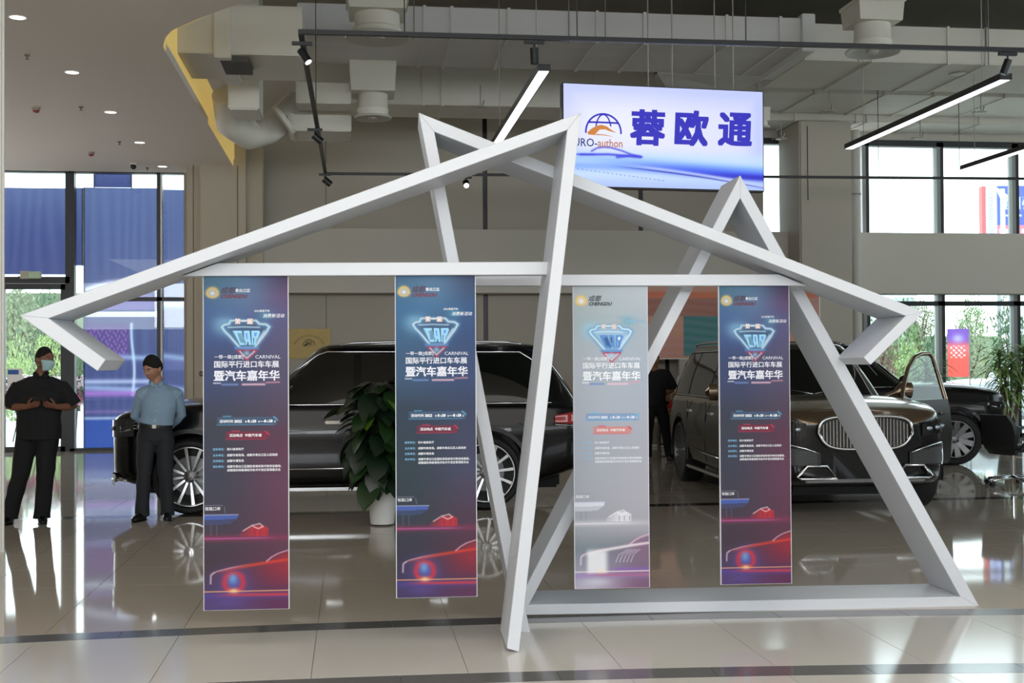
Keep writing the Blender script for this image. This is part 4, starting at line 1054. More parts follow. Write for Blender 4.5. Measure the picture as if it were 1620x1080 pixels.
def make_car(name, loc, heading, label, cat='car', L=5.2, W=2.0, H=1.80, wb=3.135, fo=.88, R=.40, paint=None, upper=None, hood=None,
             grille='wide', nsp=13, m_sp=None, style='thin', kind='suv', clear=.22, group=None, side_only=None, rim=.80):
    """x forward, y left, z up, origin on the floor below the middle of the body"""
    root = empty(name, loc, heading, label, cat, group)
    paint = paint or m_bpaint; upper = upper or paint; hood = hood or paint; m_sp = m_sp or m_alu
    a = L / 2; b = W / 2
    xf_ax = a - fo; xr_ax = xf_ax - wb
    zsh_x = [-a, -a + .06, -a + .35, xr_ax + .3, 0, xf_ax - .55, xf_ax, a - .45, a - .15, a - .04, a]
    zsh = [v * H / 1.8 for v in [1.0, 1.08, 1.14, 1.15, 1.14, 1.155, 1.14, 1.11, 1.06, 1.01, .94]]
    zb_x = [-a, -a + .2, -a + .6, a - .75, a - .25, a]; zb = [.46, .40, clear + .06, clear + .02, .30, .38]
    cr_x = [-a, xf_ax - .9, xf_ax - .4, a - .6, a - .1, a]; cr = [.0, .02, .065, .065, .04, .015]
    xs = np.concatenate([a * (1 - (1 - np.cos(np.linspace(0, PI / 2, 9))) * .12)[:9], np.linspace(a * .86, -a * .86, 36), -a * (1 - (1 - np.cos(np.linspace(PI / 2, 0, 9))) * .12)])
    xs = sorted(set([round(float(x), 4) for x in xs] + [a - .004, a - .015, a - .04, a - .09, -a + .004, -a + .015, -a + .04, -a + .09]), reverse=True)
    bm = bmesh.new(); rings = []
    for x in xs:
        hw_ = b * max(1e-3, 1 - min(1, abs(x / a)) ** 7) ** (1 / 7) if abs(x) < a - 1e-6 else b * .35
        hw_ = max(hw_, b * .35)
        z0 = float(np.interp(-x, [-v for v in zb_x[::-1]], zb[::-1])); z1 = float(np.interp(x, zsh_x, zsh)); c_ = float(np.interp(x, cr_x, cr)); h = z1 - z0
        half = [(0, z0), (.8 * hw_, z0), (.955 * hw_, z0 + .04), (.985 * hw_, z0 + .22 * h), (1.0 * hw_, z0 + .45 * h), (1.0 * hw_, z0 + .68 * h), (.965 * hw_, z0 + .86 * h), (.945 * hw_, z1 - .015), (.88 * hw_, z1 + c_ * .25), (.6 * hw_, z1 + c_ * .8), (0, z1 + c_)]
        half = chaikin(half, 2)
        full_ = [(y, z) for y, z in half] + [(-y, z) for y, z in half[-2:0:-1]]
        rings.append([bm.verts.new((x, y, z)) for y, z in full_])
    n_ = len(rings[0])
    for A_, B_ in zip(rings[:-1], rings[1:]):
        for j in range(n_): bm.faces.new((A_[j], A_[(j + 1) % n_], B_[(j + 1) % n_], B_[j]))
    bm.faces.new(rings[0][::-1]); bm.faces.new(rings[-1])
    body = bm_obj('body', bm, paint, root)
    # wheel arches
    bm = bmesh.new()
    for xw in (xf_ax, xr_ax):
        for s in (-1, 1): cyl(bm, (xw, s * (b - .42), R + .01), (xw, s * (b + .2), R + .01), R + .055, n=40)
    cut = bm_obj('cutter', bm, m_trimb)
    bpy.context.view_layer.update()
    cut.parent = root
    md = body.modifiers.new('b', 'BOOLEAN'); md.object = cut; md.solver = 'EXACT'; md.operation = 'DIFFERENCE'
    bpy.context.view_layer.update(); apply_mods(body)
    bpy.data.objects.remove(cut)
    body.data.shade_smooth(); body.data.set_sharp_from_angle(angle=math.radians(32))
    if hood is not paint or True:
        body.data.materials.clear(); body.data.materials.append(paint); body.data.materials.append(hood)
        if hood is not paint:
            for p in body.data.polygons:
                c = p.center
                zs_ = float(np.interp(c.x, zsh_x, zsh))
                p.material_index = 1 if (c.z > zs_ - .075 and p.normal.z > .12) or (c.z > zs_ - .03 and c.x < xf_ax) else 0
                if c.x > a - .12 and c.z < zs_ - .02: p.material_index = 0
    m_under = mat('underbody', '0a0a0b', .8)
    bm = bmesh.new(); box(bm, -a + .35, a - .35, -b + .34, b - .34, clear - .02, clear + .3, .03); bm_obj('underbody', bm, m_under, root)
    for xw in (xf_ax, xr_ax):
        for s in (-1, 1):
            bm = bmesh.new(); N = 22; o_, i_, bk = [], [], []
            for k in range(N + 1):
                t = PI * (-.06 + 1.12 * k / N)
                for lst, rr, yy in ((o_, R + .095, b * .992), (i_, R + .050, b * 1.0), (bk, R + .045, b - .25)):
                    lst.append(bm.verts.new((xw + rr * math.cos(t), s * yy, R + .01 + rr * math.sin(t))))
            for k in range(N):
                bm.faces.new((o_[k], o_[k + 1], i_[k + 1], i_[k])); bm.faces.new((i_[k], i_[k + 1], bk[k + 1], bk[k]))
            bm_obj('arch_trim', bm, m_trimb if kind != 'plain' else paint, root, smooth=40)
    # greenhouse
    zB = 1.11 * H / 1.8; zR = H - .055
    xfB, xfR, xrB, xrR = xf_ax - .52, xf_ax - 1.32, -a + .10, -a + .52
    wB, wR = b * .925, b * .70
    def gh(t):
        bul = math.sin(PI * min(max(t, 0), 1)) * .025
        return (xfB + (xfR - xfB) * (t ** .9) + .02 * t, xrB + (xrR - xrB) * t ** 1.1, wB + (wR - wB) * t ** 1.1 + bul)
    def gh_y(x, t):
        xf, xr, w_ = gh(t); c = (xf + xr) / 2; A_ = (xf - xr) / 2; return w_ * max(0.0, 1 - min(1, abs((x - c) / A_)) ** 6) ** (1 / 6)
    def gh_x(y, t, front=True):
        xf, xr, w_ = gh(t); c = (xf + xr) / 2; A_ = (xf - xr) / 2; d = A_ * max(0.0, 1 - min(1, abs(y / w_)) ** 6) ** (1 / 6)
        return c + d if front else c - d
    bm = bmesh.new(); rings = []; N = 64
    lv = [(t, zB + (zR - zB) * t, 1.0) for t in np.linspace(0, 1, 9)] + [(1.0, zR + .025, .95), (1.0, zR + .042, .86), (1.0, zR + .052, .7), (1.0, zR + .056, .4)]
    for t, z, k_ in lv:
        xf, xr, w_ = gh(t); c = (xf + xr) / 2; A_ = (xf - xr) / 2 * (1 - (1 - k_) * .5); w_ *= k_; ring = []
        for i in range(N):
            th = 2 * PI * i / N; ct, st = math.cos(th), math.sin(th)
            px = A_ * math.copysign(abs(ct) ** (2 / 6), ct); py = w_ * math.copysign(abs(st) ** (2 / 6), st)
            ring.append(bm.verts.new((c + px, py, z)))
        rings.append(ring)
    for A_, B_ in zip(rings[:-1], rings[1:]):
        for j in range(N): bm.faces.new((A_[j], A_[(j + 1) % N], B_[(j + 1) % N], B_[j]))
    bm.faces.new(rings[-1]); bm.faces.new(rings[0][::-1])
    bm_obj('cabin', bm, upper, root, smooth=35)
    # window panes
    def patch(pname, f, nu, nv, m, par=root, smooth=True):
        bm = bmesh.new(); G_ = [[bm.verts.new(f(i / nu, j / nv)) for j in range(nv + 1)] for i in range(nu + 1)]
        for i in range(nu):
            for j in range(nv): bm.faces.new((G_[i][j], G_[i + 1][j], G_[i + 1][j + 1], G_[i][j + 1]))
        return bm_obj(pname, bm, m, par, smooth=smooth)
    tt = lambda z: (z - zB) / (zR - zB)
    # side glass divisions
    xw0 = xfB - .10; xdiv = [xfB - .62, xfB - 1.62 + .0, xr_ax + .18, xrB + .32]
    def top_lim(x):   # t of upper edge of glass along the length
        return float(np.interp(x, [xrB + .30, xrR + .25, xfR - .05, xfB - .12], [.45, .90, .92, .10]))
    for s in (-1, 1):
        bounds = [(xfB - .20, xfB - 1.20), (xfB - 1.28, xfB - 2.28), (xfB - 2.36, xrB + .42)]
        for (xa_, xb_) in bounds:
            if xa_ - xb_ < .2: continue
            def f(u, v, xa_=xa_, xb_=xb_, s=s):
                x = xa_ + (xb_ - xa_) * u; t0 = .07 + .015 * (1 - u); t1 = max(top_lim(x), t0 + .02); t = t0 + (t1 - t0) * v
                return Vector((x, s * (gh_y(x, t) + .006), zB + (zR - zB) * t))
            patch('side_window', f, 14, 6, m_cglass)
        # chrome line round the windows
        bm = bmesh.new(); P_ = []
        xs_ = np.linspace(xfB - .14, xrB + .36, 30)
        for x in xs_: P_.append(Vector((x, s * (gh_y(x, .05) + .010), zB + (zR - zB) * .055)))
        tube(bm, P_, .009, n=6)
        P_ = [Vector((x, s * (gh_y(x, min(.97, top_lim(x) + .03)) + .010), zB + (zR - zB) * min(.97, top_lim(x) + .03))) for x in xs_]
        tube(bm, P_, .009, n=6)
        bm_obj('window_trim', bm, m_chrome, root, smooth=True)
        # roof rail
        bm = bmesh.new(); P_ = [Vector((x, s * (wR * .93), zR + .04 + .035 * math.sin(PI * k / 14) ** .3)) for k, x in enumerate(np.linspace(xfR - .25, xrR + .25, 15))]
        tube(bm, P_, .016, n=8); bm_obj('roof_rail', bm, m_alu if kind == 'suv' else m_trimb, root, smooth=True)
        # door handles, side trim, sill, door gaps
        for x in (xfB - 1.0, xfB - 2.1):
            bm = bmesh.new(); box(bm, x - .10, x + .10, s * b * .975 - .025, s * b * .975 + .03, zB - .17, zB - .135, .01); bm_obj('door_handle', bm, m_chrome if kind == 'suv' else m_trimb, root, smooth=40)
        bm = bmesh.new(); box(bm, xr_ax + R + .1, xf_ax - R - .1, s * b * .99 - .03, s * b * .99 + .035, clear + .015, clear + .05, .008); bm_obj('side_step', bm, m_alu, root)
        bm = bmesh.new(); tube(bm, [(xr_ax + R + .12, s * (b * .992), .50), (0, s * (b * 1.004), .47), (xf_ax - R - .12, s * (b * .992), .46)], .010, n=6); bm_obj('side_trim', bm, m_chrome if kind == 'suv' else m_trimb, root, smooth=True)
        for x in (xfB - .10, xfB - 1.24, xfB - 2.2):
            bm = bmesh.new(); P_ = [Vector((x + (.04 if k > 3 else 0), s * (b * (.998 if .5 < z < .95 else .985)), z)) for k, z in enumerate(np.linspace(.36, zB - .02, 8))]
            tube(bm, P_, .006, n=5); bm_obj('door_gap', bm, m_trimb, root)
        if kind != 'none':   # mirror
            bm = bmesh.new(); P_ = [Vector((xfB - .30, s * (b * .90), zB + .06)), Vector((xfB - .27, s * (b * 1.0), zB + .10)), Vector((xfB - .25, s * (b * 1.07), zB + .125)), Vector((xfB - .25, s * (b * 1.18), zB + .125)), Vector((xfB - .27, s * (b * 1.21), zB + .12))]
            tube(bm, P_, [.03, .03, .06, .06, .02], n=14, ry=[.02, .03, .10, .095, .03], ref=(1, 0, 0))
            bm_obj('wing_mirror', bm, hood if hood is not paint else m_bpaint if paint is not m_wcar else paint, root, smooth=50)
    def fw(u, v):
        t = .05 + .90 * v; xf, xr, w_ = gh(t); y = (u - .5) * 2 * w_ * .86; return Vector((gh_x(y, t) + .008, y, zB + (zR - zB) * t + .004))
    patch('windshield', fw, 18, 8, m_cglass)
    def rw(u, v):
        t = .12 + .78 * v; xf, xr, w_ = gh(t); y = (u - .5) * 2 * w_ * .82; return Vector((gh_x(y, t, False) - .008, y, zB + (zR - zB) * t))
    patch('rear_window', rw, 14, 6, m_cglass)
    # nose patches follow the plan curve of the bumper
    def nose_x(y, off=.0): return superx(y, a, b) + off
    def nose_patch(pname, y0, y1, zf0, zf1, m, off=.012, nu=12, nv=3, par=root, thick=.0):
        return patch(pname, lambda u, v: Vector((nose_x(y0 + (y1 - y0) * u, off), y0 + (y1 - y0) * u, zf0(u) + (zf1(u) - zf0(u)) * v)), nu, nv, m, par)
    sc_ = W / 2.0
    if grille == 'bars':
        gw = .485 * sc_; GZ = .86
        gz = lambda y: (.52 + .07 * abs(y / gw) ** 3, .86 - .035 * abs(y / gw) ** 2 - .03 * abs(y / gw) ** 8)
        bm = bmesh.new(); P_ = []
        for k in range(61):
            th = 2 * PI * k / 60; y = gw * math.copysign(abs(math.cos(th)) ** .45, math.cos(th)); z = GZ + .165 * math.copysign(abs(math.sin(th)) ** .5, math.sin(th))
            yy = y * (1.0 - .04 * (z - GZ) / .165 if z > GZ else 1 - .17 * ((GZ - z) / .165)); P_.append(Vector((nose_x(yy, .030), yy, z)))
        tube(bm, P_, .017, n=8); gr = bm_obj('grille', bm, m_chrome, root, smooth=True)
        bm = bmesh.new(); vs = [bm.verts.new(p + Vector((-.02, 0, 0))) for p in P_[:-1]]; bm.faces.new(vs); bmesh.ops.triangulate(bm, faces=bm.faces); bm_obj('mesh_back', bm, m_trimb, gr)
        for k in range(26):
            y = gw * .93 * (-1 + 2 * (k + .5) / 26); f_ = min(1, (1 - abs(y / (gw * 1.0)) ** 2.2) ** .4)
            zt_, zb2 = GZ + .155 * f_, (GZ - .155 * (max(0, 1 - abs(y / (gw * .92)) ** 4)) ** .4) if abs(y) < gw * .92 else GZ - .01
            bm = bmesh.new(); box(bm, nose_x(y, .008), nose_x(y, .030), y - .005, y + .005, zb2, zt_); bm_obj('grille_bar', bm, m_chrome, gr)
        # lower intake with honeycomb, chrome bezels
        nose_patch('intake', -.88 * sc_, -.46 * sc_, lambda u: .52 + .02 * u, lambda u: .74 - .08 * u, m_trimb, .016)
        nose_patch('intake', .46 * sc_, .88 * sc_, lambda u: .54 - .02 * u, lambda u: .66 + .08 * u, m_trimb, .016)
        for s in (-1, 1):
            bm = bmesh.new(); P_ = [Vector((nose_x(y * sc_, .022), s * y * sc_, z)) for y, z in ((.48, .655), (.60, .70), (.74, .735), (.86, .745), (.905, .72), (.90, .58), (.86, .52))]
            tube(bm, P_, .010, n=6); bm_obj('intake_trim', bm, m_chrome, root, smooth=True)
            bm = bmesh.new()
            for r_ in range(9):
                for c_ in range(20):
                    y = s * (.50 + c_ * .0195 + (r_ % 2) * .0097) * sc_; z = .55 + r_ * .0175
                    if z > .60 + abs(y) * .13: continue
                    q = Vector((nose_x(y, .019), y, z))
                    bm.faces.new([bm.verts.new(q + Vector((0, dy, dz))) for dy, dz in ((-.006, 0), (0, -.006), (.006, 0), (0, .006))])
            bm_obj('honeycomb', bm, m_alud, root)
            bm = bmesh.new(); P0 = [(.36, .385), (.60, .385), (.645, .31), (.66, .27), (.30, .27)]
            P_ = [Vector((nose_x(y * sc_, .035), s * y * sc_, z)) for y, z in ((.40, .53), (.60, .53), (.70, .42), (.66, .40), (.30, .40), (.40, .53))]
            tube(bm, P_, .017, n=6); bm_obj('skid_trim', bm, m_chrome, root, smooth=True)
        bm = bmesh.new(); box(bm, a - .10, a + .02, -.62, .62, .36, .395, .01); bm_obj('skid_plate', bm, m_alud, root)
        hy0, hy1, hz0, hz1 = .60, .93, .82, .99
    elif grille == 'wide':
        nose_patch('grille', -.42 * sc_, .42 * sc_, lambda u: .66, lambda u: .94, m_trimb, .014)
        for z in (.75, .85):
            bm = bmesh.new(); tube(bm, [Vector((nose_x(y, .022), y, z)) for y in np.linspace(-.40, .40, 9)], .012, n=6); bm_obj('grille_bar', bm, m_chrome, root, smooth=True)
        nose_patch('intake', -.80 * sc_, .80 * sc_, lambda u: .30, lambda u: .42, m_trimb, .014)
        bm = bmesh.new(); tube(bm, [Vector((nose_x(y * sc_, .015), y * sc_, .36)) for y in np.linspace(-.90, .90, 13)], .012, n=6); bm_obj('lip_trim', bm, m_chrome, root, smooth=True)
        hy0, hy1, hz0, hz1 = .55, .95, .80, 1.02
    else:
        nose_patch('grille', -.40 * sc_, .40 * sc_, lambda u: .80, lambda u: .94, m_trimb, .014)
        nose_patch('intake', -.70 * sc_, .70 * sc_, lambda u: .32, lambda u: .48, m_trimb, .014)
        hy0, hy1, hz0, hz1 = .52, .94, .80, .96
    for s in (-1, 1):
        def hf(u, v, s=s):
            y = (hy0 + (hy1 - hy0) * u) * sc_; x = nose_x(y * .995, .010) ; x = max(x, a - .30) 
            z0_ = hz0 + .03 * u; z1_ = hz1 + .03 * u ** 2 - .03
            return Vector((x, s * y, z0_ + (z1_ - z0_) * v))
        hl = patch('headlight', hf, 12, 4, m_lens)
        for u in (.25, .55, .8):
            q = hf(u, .5); bm = bmesh.new(); bmesh.ops.create_uvsphere(bm, u_segments=14, v_segments=8, radius=.030 * sc_); bmesh.ops.scale(bm, verts=bm.verts, vec=(.35, 1.1, .8)); bmesh.ops.translate(bm, verts=bm.verts, vec=q + Vector((.004, 0, 0)))
            bm_obj('projector', bm, m_lensb, hl, smooth=True)
        # side wrap of the headlight
        def hs(u, v, s=s):
            x = a - .10 - .42 * u; y = b * (1 - abs(x / a) ** 7) ** (1 / 7) * (.992 if v < .5 else .985) + .006
            return Vector((x, s * y, hz0 + .03 + .12 * u + (hz1 - hz0 - .05 - .125 * u) * v))
        hd_ = patch('headlight_side', hs, 8, 3, m_lens)
        for v_ in (.2, .5, .8):
            bm = bmesh.new(); tube(bm, [hs(u, v_) + Vector((0, s * .004, 0)) for u in (.08, .3, .55)], [.008, .012, .004], n=6); bm_obj('light_guide', bm, m_chrome, hd_, smooth=True)
        def tl(u, v, s=s):
            x = -a + .03 + .40 * u; y = b * (1 - abs(x / a) ** 7) ** (1 / 7) + .008
            return Vector((x, s * y * (.995 if v < .6 else .985), .90 + .03 * u + (.17 - .09 * u) * v))
        patch('tail_light', tl, 8, 3, m_red)
        bm = bmesh.new(); tube(bm, [tl(u, .0) + Vector((0, s * .004, -.02)) for u in np.linspace(0, 1, 7)], .008, n=6); bm_obj('tail_trim', bm, m_chrome, root, smooth=True)
    for xw in (xf_ax, xr_ax):
        for s in (-1, 1): make_wheel(root, xw, s * (b - .145), R, R, s, nsp, m_sp, style=style, rim=rim)
    return root

def open_door(root, L, W, H, wb, fo, ang, m_up, m_lo):
    a = L / 2; b = W / 2; xf_ax = a - fo; xfB = xf_ax - .52; zB = 1.11 * H / 1.8
    hinge = empty('door', (xfB - .02, b * .97, 0), ang); hinge.parent = root
    # local: door extends along -x from the hinge
    bm = bmesh.new(); sec = [(0.0, .36), (.03, .45), (.05, .75), (.03, .98), (0.0, zB + .01)]
    prism(bm, [Vector((-.02, y, z)) for y, z in sec] + [Vector((-.02, -.13, z)) for z in (zB + .01, .36)], [Vector((-1.08, y, z)) for y, z in sec] + [Vector((-1.08, -.13, z)) for z in (zB + .01, .36)])
    bm_obj('door_panel', bm, m_lo, hinge, smooth=35)
    fr = [(-.06, zB), (-.22, zB + .19), (-.42, zB + .38), (-.62, zB + .50), (-.80, zB + .545), (-1.00, zB + .55), (-1.06, zB + .50), (-1.08, zB)]
    bm = bmesh.new(); tube(bm, [Vector((x, -.03 - .16 * (z - zB) / .55, z)) for x, z in fr], .026, n=8); bm_obj('window_frame', bm, m_up, hinge, smooth=50)
    bm = bmesh.new(); bm.faces.new([bm.verts.new((x, -.03 - .16 * (z - zB) / .55, z)) for x, z in fr]); bmesh.ops.triangulate(bm, faces=bm.faces); bm_obj('window_pane', bm, glass_mat('car_door_glass', 'b9c8c0'), hinge)
    bm = bmesh.new(); box(bm, -.98, -.80, .045, .075, zB - .16, zB - .13, .008); bm_obj('door_handle', bm, m_chrome, hinge)
    return hinge
def place(lat, d): return Vector((RT * lat + FW0 * d).to_tuple()[:2] + (0,))
# car 1: side view, nose to the left
wf = at_z(302, 812.5); wr = at_z(780, 805)
dirv = (wf - wr); dirv.z = 0; dirv.normalize()
hd = math.atan2(dirv.y, dirv.x)
nrm = Vector((-dirv.y, dirv.x, 0))              # car's left
# the visible flank is the car's left side; wheel contact points lie on it
xf_ax1 = 2.6 - .88
cen1 = wf - dirv * xf_ax1 - nrm * (1.0 - .10)
car1 = make_car('parked_car', cen1, hd, 'black SUV seen side-on behind the two left banners, nose towards the man in blue', m_sp=m_alu, nsp=12)
# car 2: bronze over black, facing the camera
phi = math.radians(5)
h2 = RT * math.sin(phi) - FW0 * math.cos(phi); h2.normalize()
right2 = RT * math.cos(phi) + FW0 * math.sin(phi)
rl = place(2.27, 16.35)
cen2 = rl + right2 * .93 + h2 * (-(2.6 - .88 - 3.135))
car2 = make_car('parked_car', cen2, math.atan2(h2.y, h2.x), 'bronze and black SUV with a tall barred chrome grille, driver door open', paint=m_bpaint, upper=mat('car_bronze_dark', '3a3027', 0.28, metal=0.6, coat=.6), hood=m_brown, grille='bars', nsp=24, m_sp=m_alud)
open_door(car2, 5.2, 2.0, 1.80, 3.135, .88, math.radians(-52), m_brown, mat('door_paint_dark', '17120f', 0.42, spec=.25))
# car 3: black, far right
w3p = at_z(1510, 735); ang3 = math.radians(-8)
h3 = (RT * math.cos(ang3) + FW0 * math.sin(ang3)); h3.normalize()
n3 = Vector((h3.y, -h3.x, 0))                   # its right side faces the camera
cen3 = w3p - h3 * (2.5 - .80) - n3 * (.99 - .10)
car3 = make_car('parked_car', cen3, math.atan2(h3.y, h3.x), 'black SUV at the far right, nose behind the black office chair', L=5.0, W=2.0, H=1.84, wb=2.95, fo=.80, R=.39, grille='plain', nsp=11, m_sp=m_alud, style='wide', kind='plain', rim=.72)
# ------------------------------------------------------------ outside: ground, printed boards on the glass, planting, street things
gnd = bm_obj('ground_outside', (lambda b: (box(b, -60, 90, YB + .31, 140, -.4, -.05), b)[1])(bmesh.new()), mat('paving_light', 'b9b6ae', .8, var=.1, scale=1.5)); tag(gnd, kind='structure')
def blue_fn(kind):
    def fn(U, V):
        A = col3(U, (50, 56, 100)); nz = 0.5 + .5 * np.sin(U * 47 + np.sin(V * 3 + U * 9) * 1.5)
        A = mixc(A, (84, 94, 136), nz * .35 * (1 - V * .5)); A = mixc(A, (86, 98, 132), (1 - V) ** 2 * .6)
        if kind == 'big':
            A = mixc(A, (214, 206, 222), gl(V - (.395 - .03 * np.sin(U * 3)), .012) * .8 * (U > .02))
            A = mixc(A, (110, 92, 150), ((V > .41) & (V < .47)) * .7)
            A = mixc(A, (206, 206, 220), ((V > .36) & (V < .385) & (U > .45)) * .8)
            A = mixc(A, (226, 226, 234), ((V > .475) & (V < .495)) * .75)
            blk = ((V > .52) & (V < .66) & (U < .62)) * 1.0
            A = mixc(A, (70, 50, 110), blk * .7)
            g = (np.sin(U * 120) * np.sin(V * 190 + np.sin(U * 60)) > .25) & (V > .54) & (V < .64) & (U < .58)
            A = mixc(A, (150, 92, 150), g * .6)
            A = mixc(A, (196, 206, 220), gl(U - .66 - .02 * np.sin(V * 20), .02) * ((V > .52) & (V < .8)) * .7)
            A = mixc(A, (176, 178, 206), gl(V - .745, .01) * .7); A = mixc(A, (150, 96, 170), gl(V - .79, .014) * .8)
            A = mixc(A, (176, 190, 214), gl(V - .885, .006) * .6); A = mixc(A, (140, 96, 150), gl(V - .86, .008) * .4)
            A = mixc(A, (30, 66, 150), (V > .89) * .6)
        if kind != 'plain':
            for v_ in (.645, .767): A = mixc(A, (168, 184, 214), gl(V - v_ - .012 * U, .011) * .55)
        if kind == 'narrow':
            A = mixc(A, (196, 204, 226), gl(V - .445, .012) * .7); A = mixc(A, (110, 110, 160), ((V > .66) & (V < .70)) * .3)
        return A
    return fn
m_board = vcol_mat('board_print', 0.25, translucent=.55, spec=.6)
yb_ = YB + .30
def board(px0, px1, py0, py1, lab, kind, nx=80, nz=140):
    x0, x1 = at_y(px0, 500, yb_).x, at_y(px1, 500, yb_).x; z1, z0 = at_y((px0 + px1) / 2, py0, yb_).z, max(.02, at_y((px0 + px1) / 2, py1, yb_).z)
    o = flat_print('window_board', x0, x1, z0, z1, yb_, blue_fn(kind), m_board, nx, nz); tag(o, lab, 'board', 'blue printed boards behind the left glazing')
    bm = bmesh.new()
    for a, b in ((x0, x0 + .02), (x1 - .02, x1)): box(bm, a, b, yb_ + .003, yb_ + .03, z0, z1)
    bm_obj('board_frame', bm, m_frame2, o); return o
board(-40, 107, 297, 434, 'blue printed board above the glass entrance door', 'plain', 60, 60)
board(132, 250, 297, 716, 'tall blue printed board with purple lettering behind the man in the blue shirt', 'big', 120, 300)
board(254, 296, 300, 716, 'narrow blue printed board beside the beige column', 'narrow', 30, 120)
board(118.5, 131.5, 297, 420, 'blue printed strip board above the narrow gap in the left glazing', 'plain', 10, 40)
board(148, 209, 268, 296.5, 'short blue board at the top of the left glazing', 'plain', 30, 20)
ps = box_obj('door_poster', px_x(12), px_x(36), YB - .02, YB - .012, at_y(24, 640, YB).z, at_y(24, 583, YB).z, m_white); tag(ps, 'white notice with a blue header taped to the glass door', 'poster')
box_obj('poster_header', px_x(13), px_x(30), YB - .024, YB - .02, at_y(24, 592, YB).z, at_y(24, 585, YB).z, mat('poster_blue', '2f5aa0', .5), ps)
box_obj('poster_block', px_x(17), px_x(31), YB - .024, YB - .02, at_y(24, 628, YB).z, at_y(24, 606, YB).z, mat('poster_grey', '9a9da0', .5), ps)

# plants outside, leaf by leaf
m_l = [mat('leaf_green', '6d8652', .6), mat('leaf_yellow_green', '96a86a', .6), mat('leaf_dark', '4c6444', .6), mat('leaf_olive', '7f8766', .6), mat('leaf_red', '957a6c', .6)]
m_bark = mat('bark', '5d4c3c', .8)
def crown_mesh(n, size, seed, flat=.35):
    r = np.random.default_rng(seed)
    d = r.normal(size=(n, 3)); d /= np.linalg.norm(d, axis=1)[:, None]
    rad = r.uniform(.35, 1.0, n) ** .5; lump = 1 + .25 * np.sin(d[:, 0] * 5 + seed) * np.cos(d[:, 2] * 6 + seed)
    c = d * (rad * lump)[:, None]
    e1 = r.normal(size=(n, 3)); e1 /= np.linalg.norm(e1, axis=1)[:, None]; e2 = np.cross(e1, d); e2 /= (np.linalg.norm(e2, axis=1)[:, None] + 1e-6)
    s = (size * r.uniform(.6, 1.3, n))[:, None]
    V_ = np.stack([c - e1 * s, c + e2 * s * flat, c + e1 * s, c - e2 * s * flat], 1).reshape(-1, 3)
    me = bpy.data.meshes.new('foliage'); me.from_pydata(V_.tolist(), [], [[4 * i, 4 * i + 1, 4 * i + 2, 4 * i + 3] for i in range(n)]); return me
crowns = [crown_mesh(1500, .07, k, .5) for k in range(3)]
def tree(name, lat, d, h, rx, rz, mi, label, cat='tree', zc=None, group='trees and shrubs outside the showroom'):
    p = place(lat, d); r = empty(name, p, 0, label, cat, group)
    me = crowns[int(abs(lat * 7 + d)) % 3].copy(); me.materials.append(m_l[mi])
    zc = h - rz if zc is None else zc
    o = link_mesh('foliage', me, r, loc=(0, 0, zc)); o.scale = (rx, rx * .8, rz); o.rotation_euler = (0, 0, lat); o['kind'] = 'stuff'
    bm = bmesh.new(); tube(bm, [(0, 0, -.05), (.03, 0, zc * .5), (-.02, .03, zc)], [.09, .07, .04], n=8); bm_obj('trunk', bm, m_bark, r, smooth=True)
    for k in range(4):
        bm = bmesh.new(); a = k * 1.6 + lat; tube(bm, [(0, 0, zc * .6), (math.cos(a) * rx * .3, math.sin(a) * rx * .3, zc * .95), (math.cos(a) * rx * .5, math.sin(a) * rx * .5, zc + rz * .4)], [.04, .03, .012], n=6); bm_obj('branch', bm, m_bark, r, smooth=True)
def T_(px, pt, pb, wpx, d, mi, label, name='shrub', cat='shrub'):
    s = F / d; lat = (px - 810) / s; zt_ = HC + (568 - pt) / s; zb_ = HC + (568 - pb) / s; tree(name, lat, d, zt_, wpx / 2 / s, (zt_ - zb_) / 2, mi, label, cat)
T_(20, 440, 600, 90, 46, 3, 'olive green tree filling the top of the entrance door view', 'tree', 'tree')
T_(70, 455, 640, 80, 50, 2, 'darker tree behind the masked man, seen through the door', 'tree', 'tree')
T_(30, 530, 690, 70, 36, 1, 'yellow-green shrub low in the entrance door view')
T_(85, 500, 600, 60, 41, 1, 'bright yellow-green shrub just above the masked man')
T_(123, 510, 650, 50, 43, 2, 'dark shrub seen through the narrow gap beside the blue board')
T_(1412, 470, 640, 110, 33, 0, 'mid green shrub behind the upper hook end of the sculpture')
T_(1385, 520, 640, 70, 28, 4, 'reddish shrub left of the right-hand windows')
T_(1455, 470, 560, 60, 38, 3, 'olive tree left of the thick window mullion', 'tree', 'tree')
T_(1440, 540, 660, 80, 31, 1, 'yellow-green bush behind the open car door')
T_(1480, 520, 640, 60, 35.5, 2, 'dark green bush behind the dracaena plant')
T_(1538, 472, 560, 52, 47, 0, 'small airy tree in the middle window pane', 'tree', 'tree')
T_(1535, 514, 620, 90, 43, 3, 'olive brown shrub behind the red feather flag')
T_(1600, 480, 640, 70, 38.5, 2, 'dark green tree at the right frame edge', 'tree', 'tree')
T_(1590, 560, 660, 80, 33, 0, 'green bush behind the white parked car')
T_(1665, 480, 660, 80, 33, 1, 'green shrub just beyond the right frame edge')
# hedge bank behind
hb = bm_obj('hedge_bank', (lambda b: (box(b, 6, 44, 52, 54, -.05, 2.6, .3), b)[1])(bmesh.new()), mat('hedge_far', '7c8a6a', .9, var=.35, scale=2.2, bump=.8, bscale=3)); tag(hb, 'long clipped hedge bank far outside the right windows', 'hedge')
hb = bm_obj('hedge_bank', (lambda b: (box(b, -32, -6, 54, 56, -.05, 4.6, .3), b)[1])(bmesh.new()), mat('hedge_far2', '66735a', .9, var=.35, scale=2.2, bump=.8, bscale=3)); tag(hb, 'tall dark hedge bank far outside the entrance door', 'hedge')
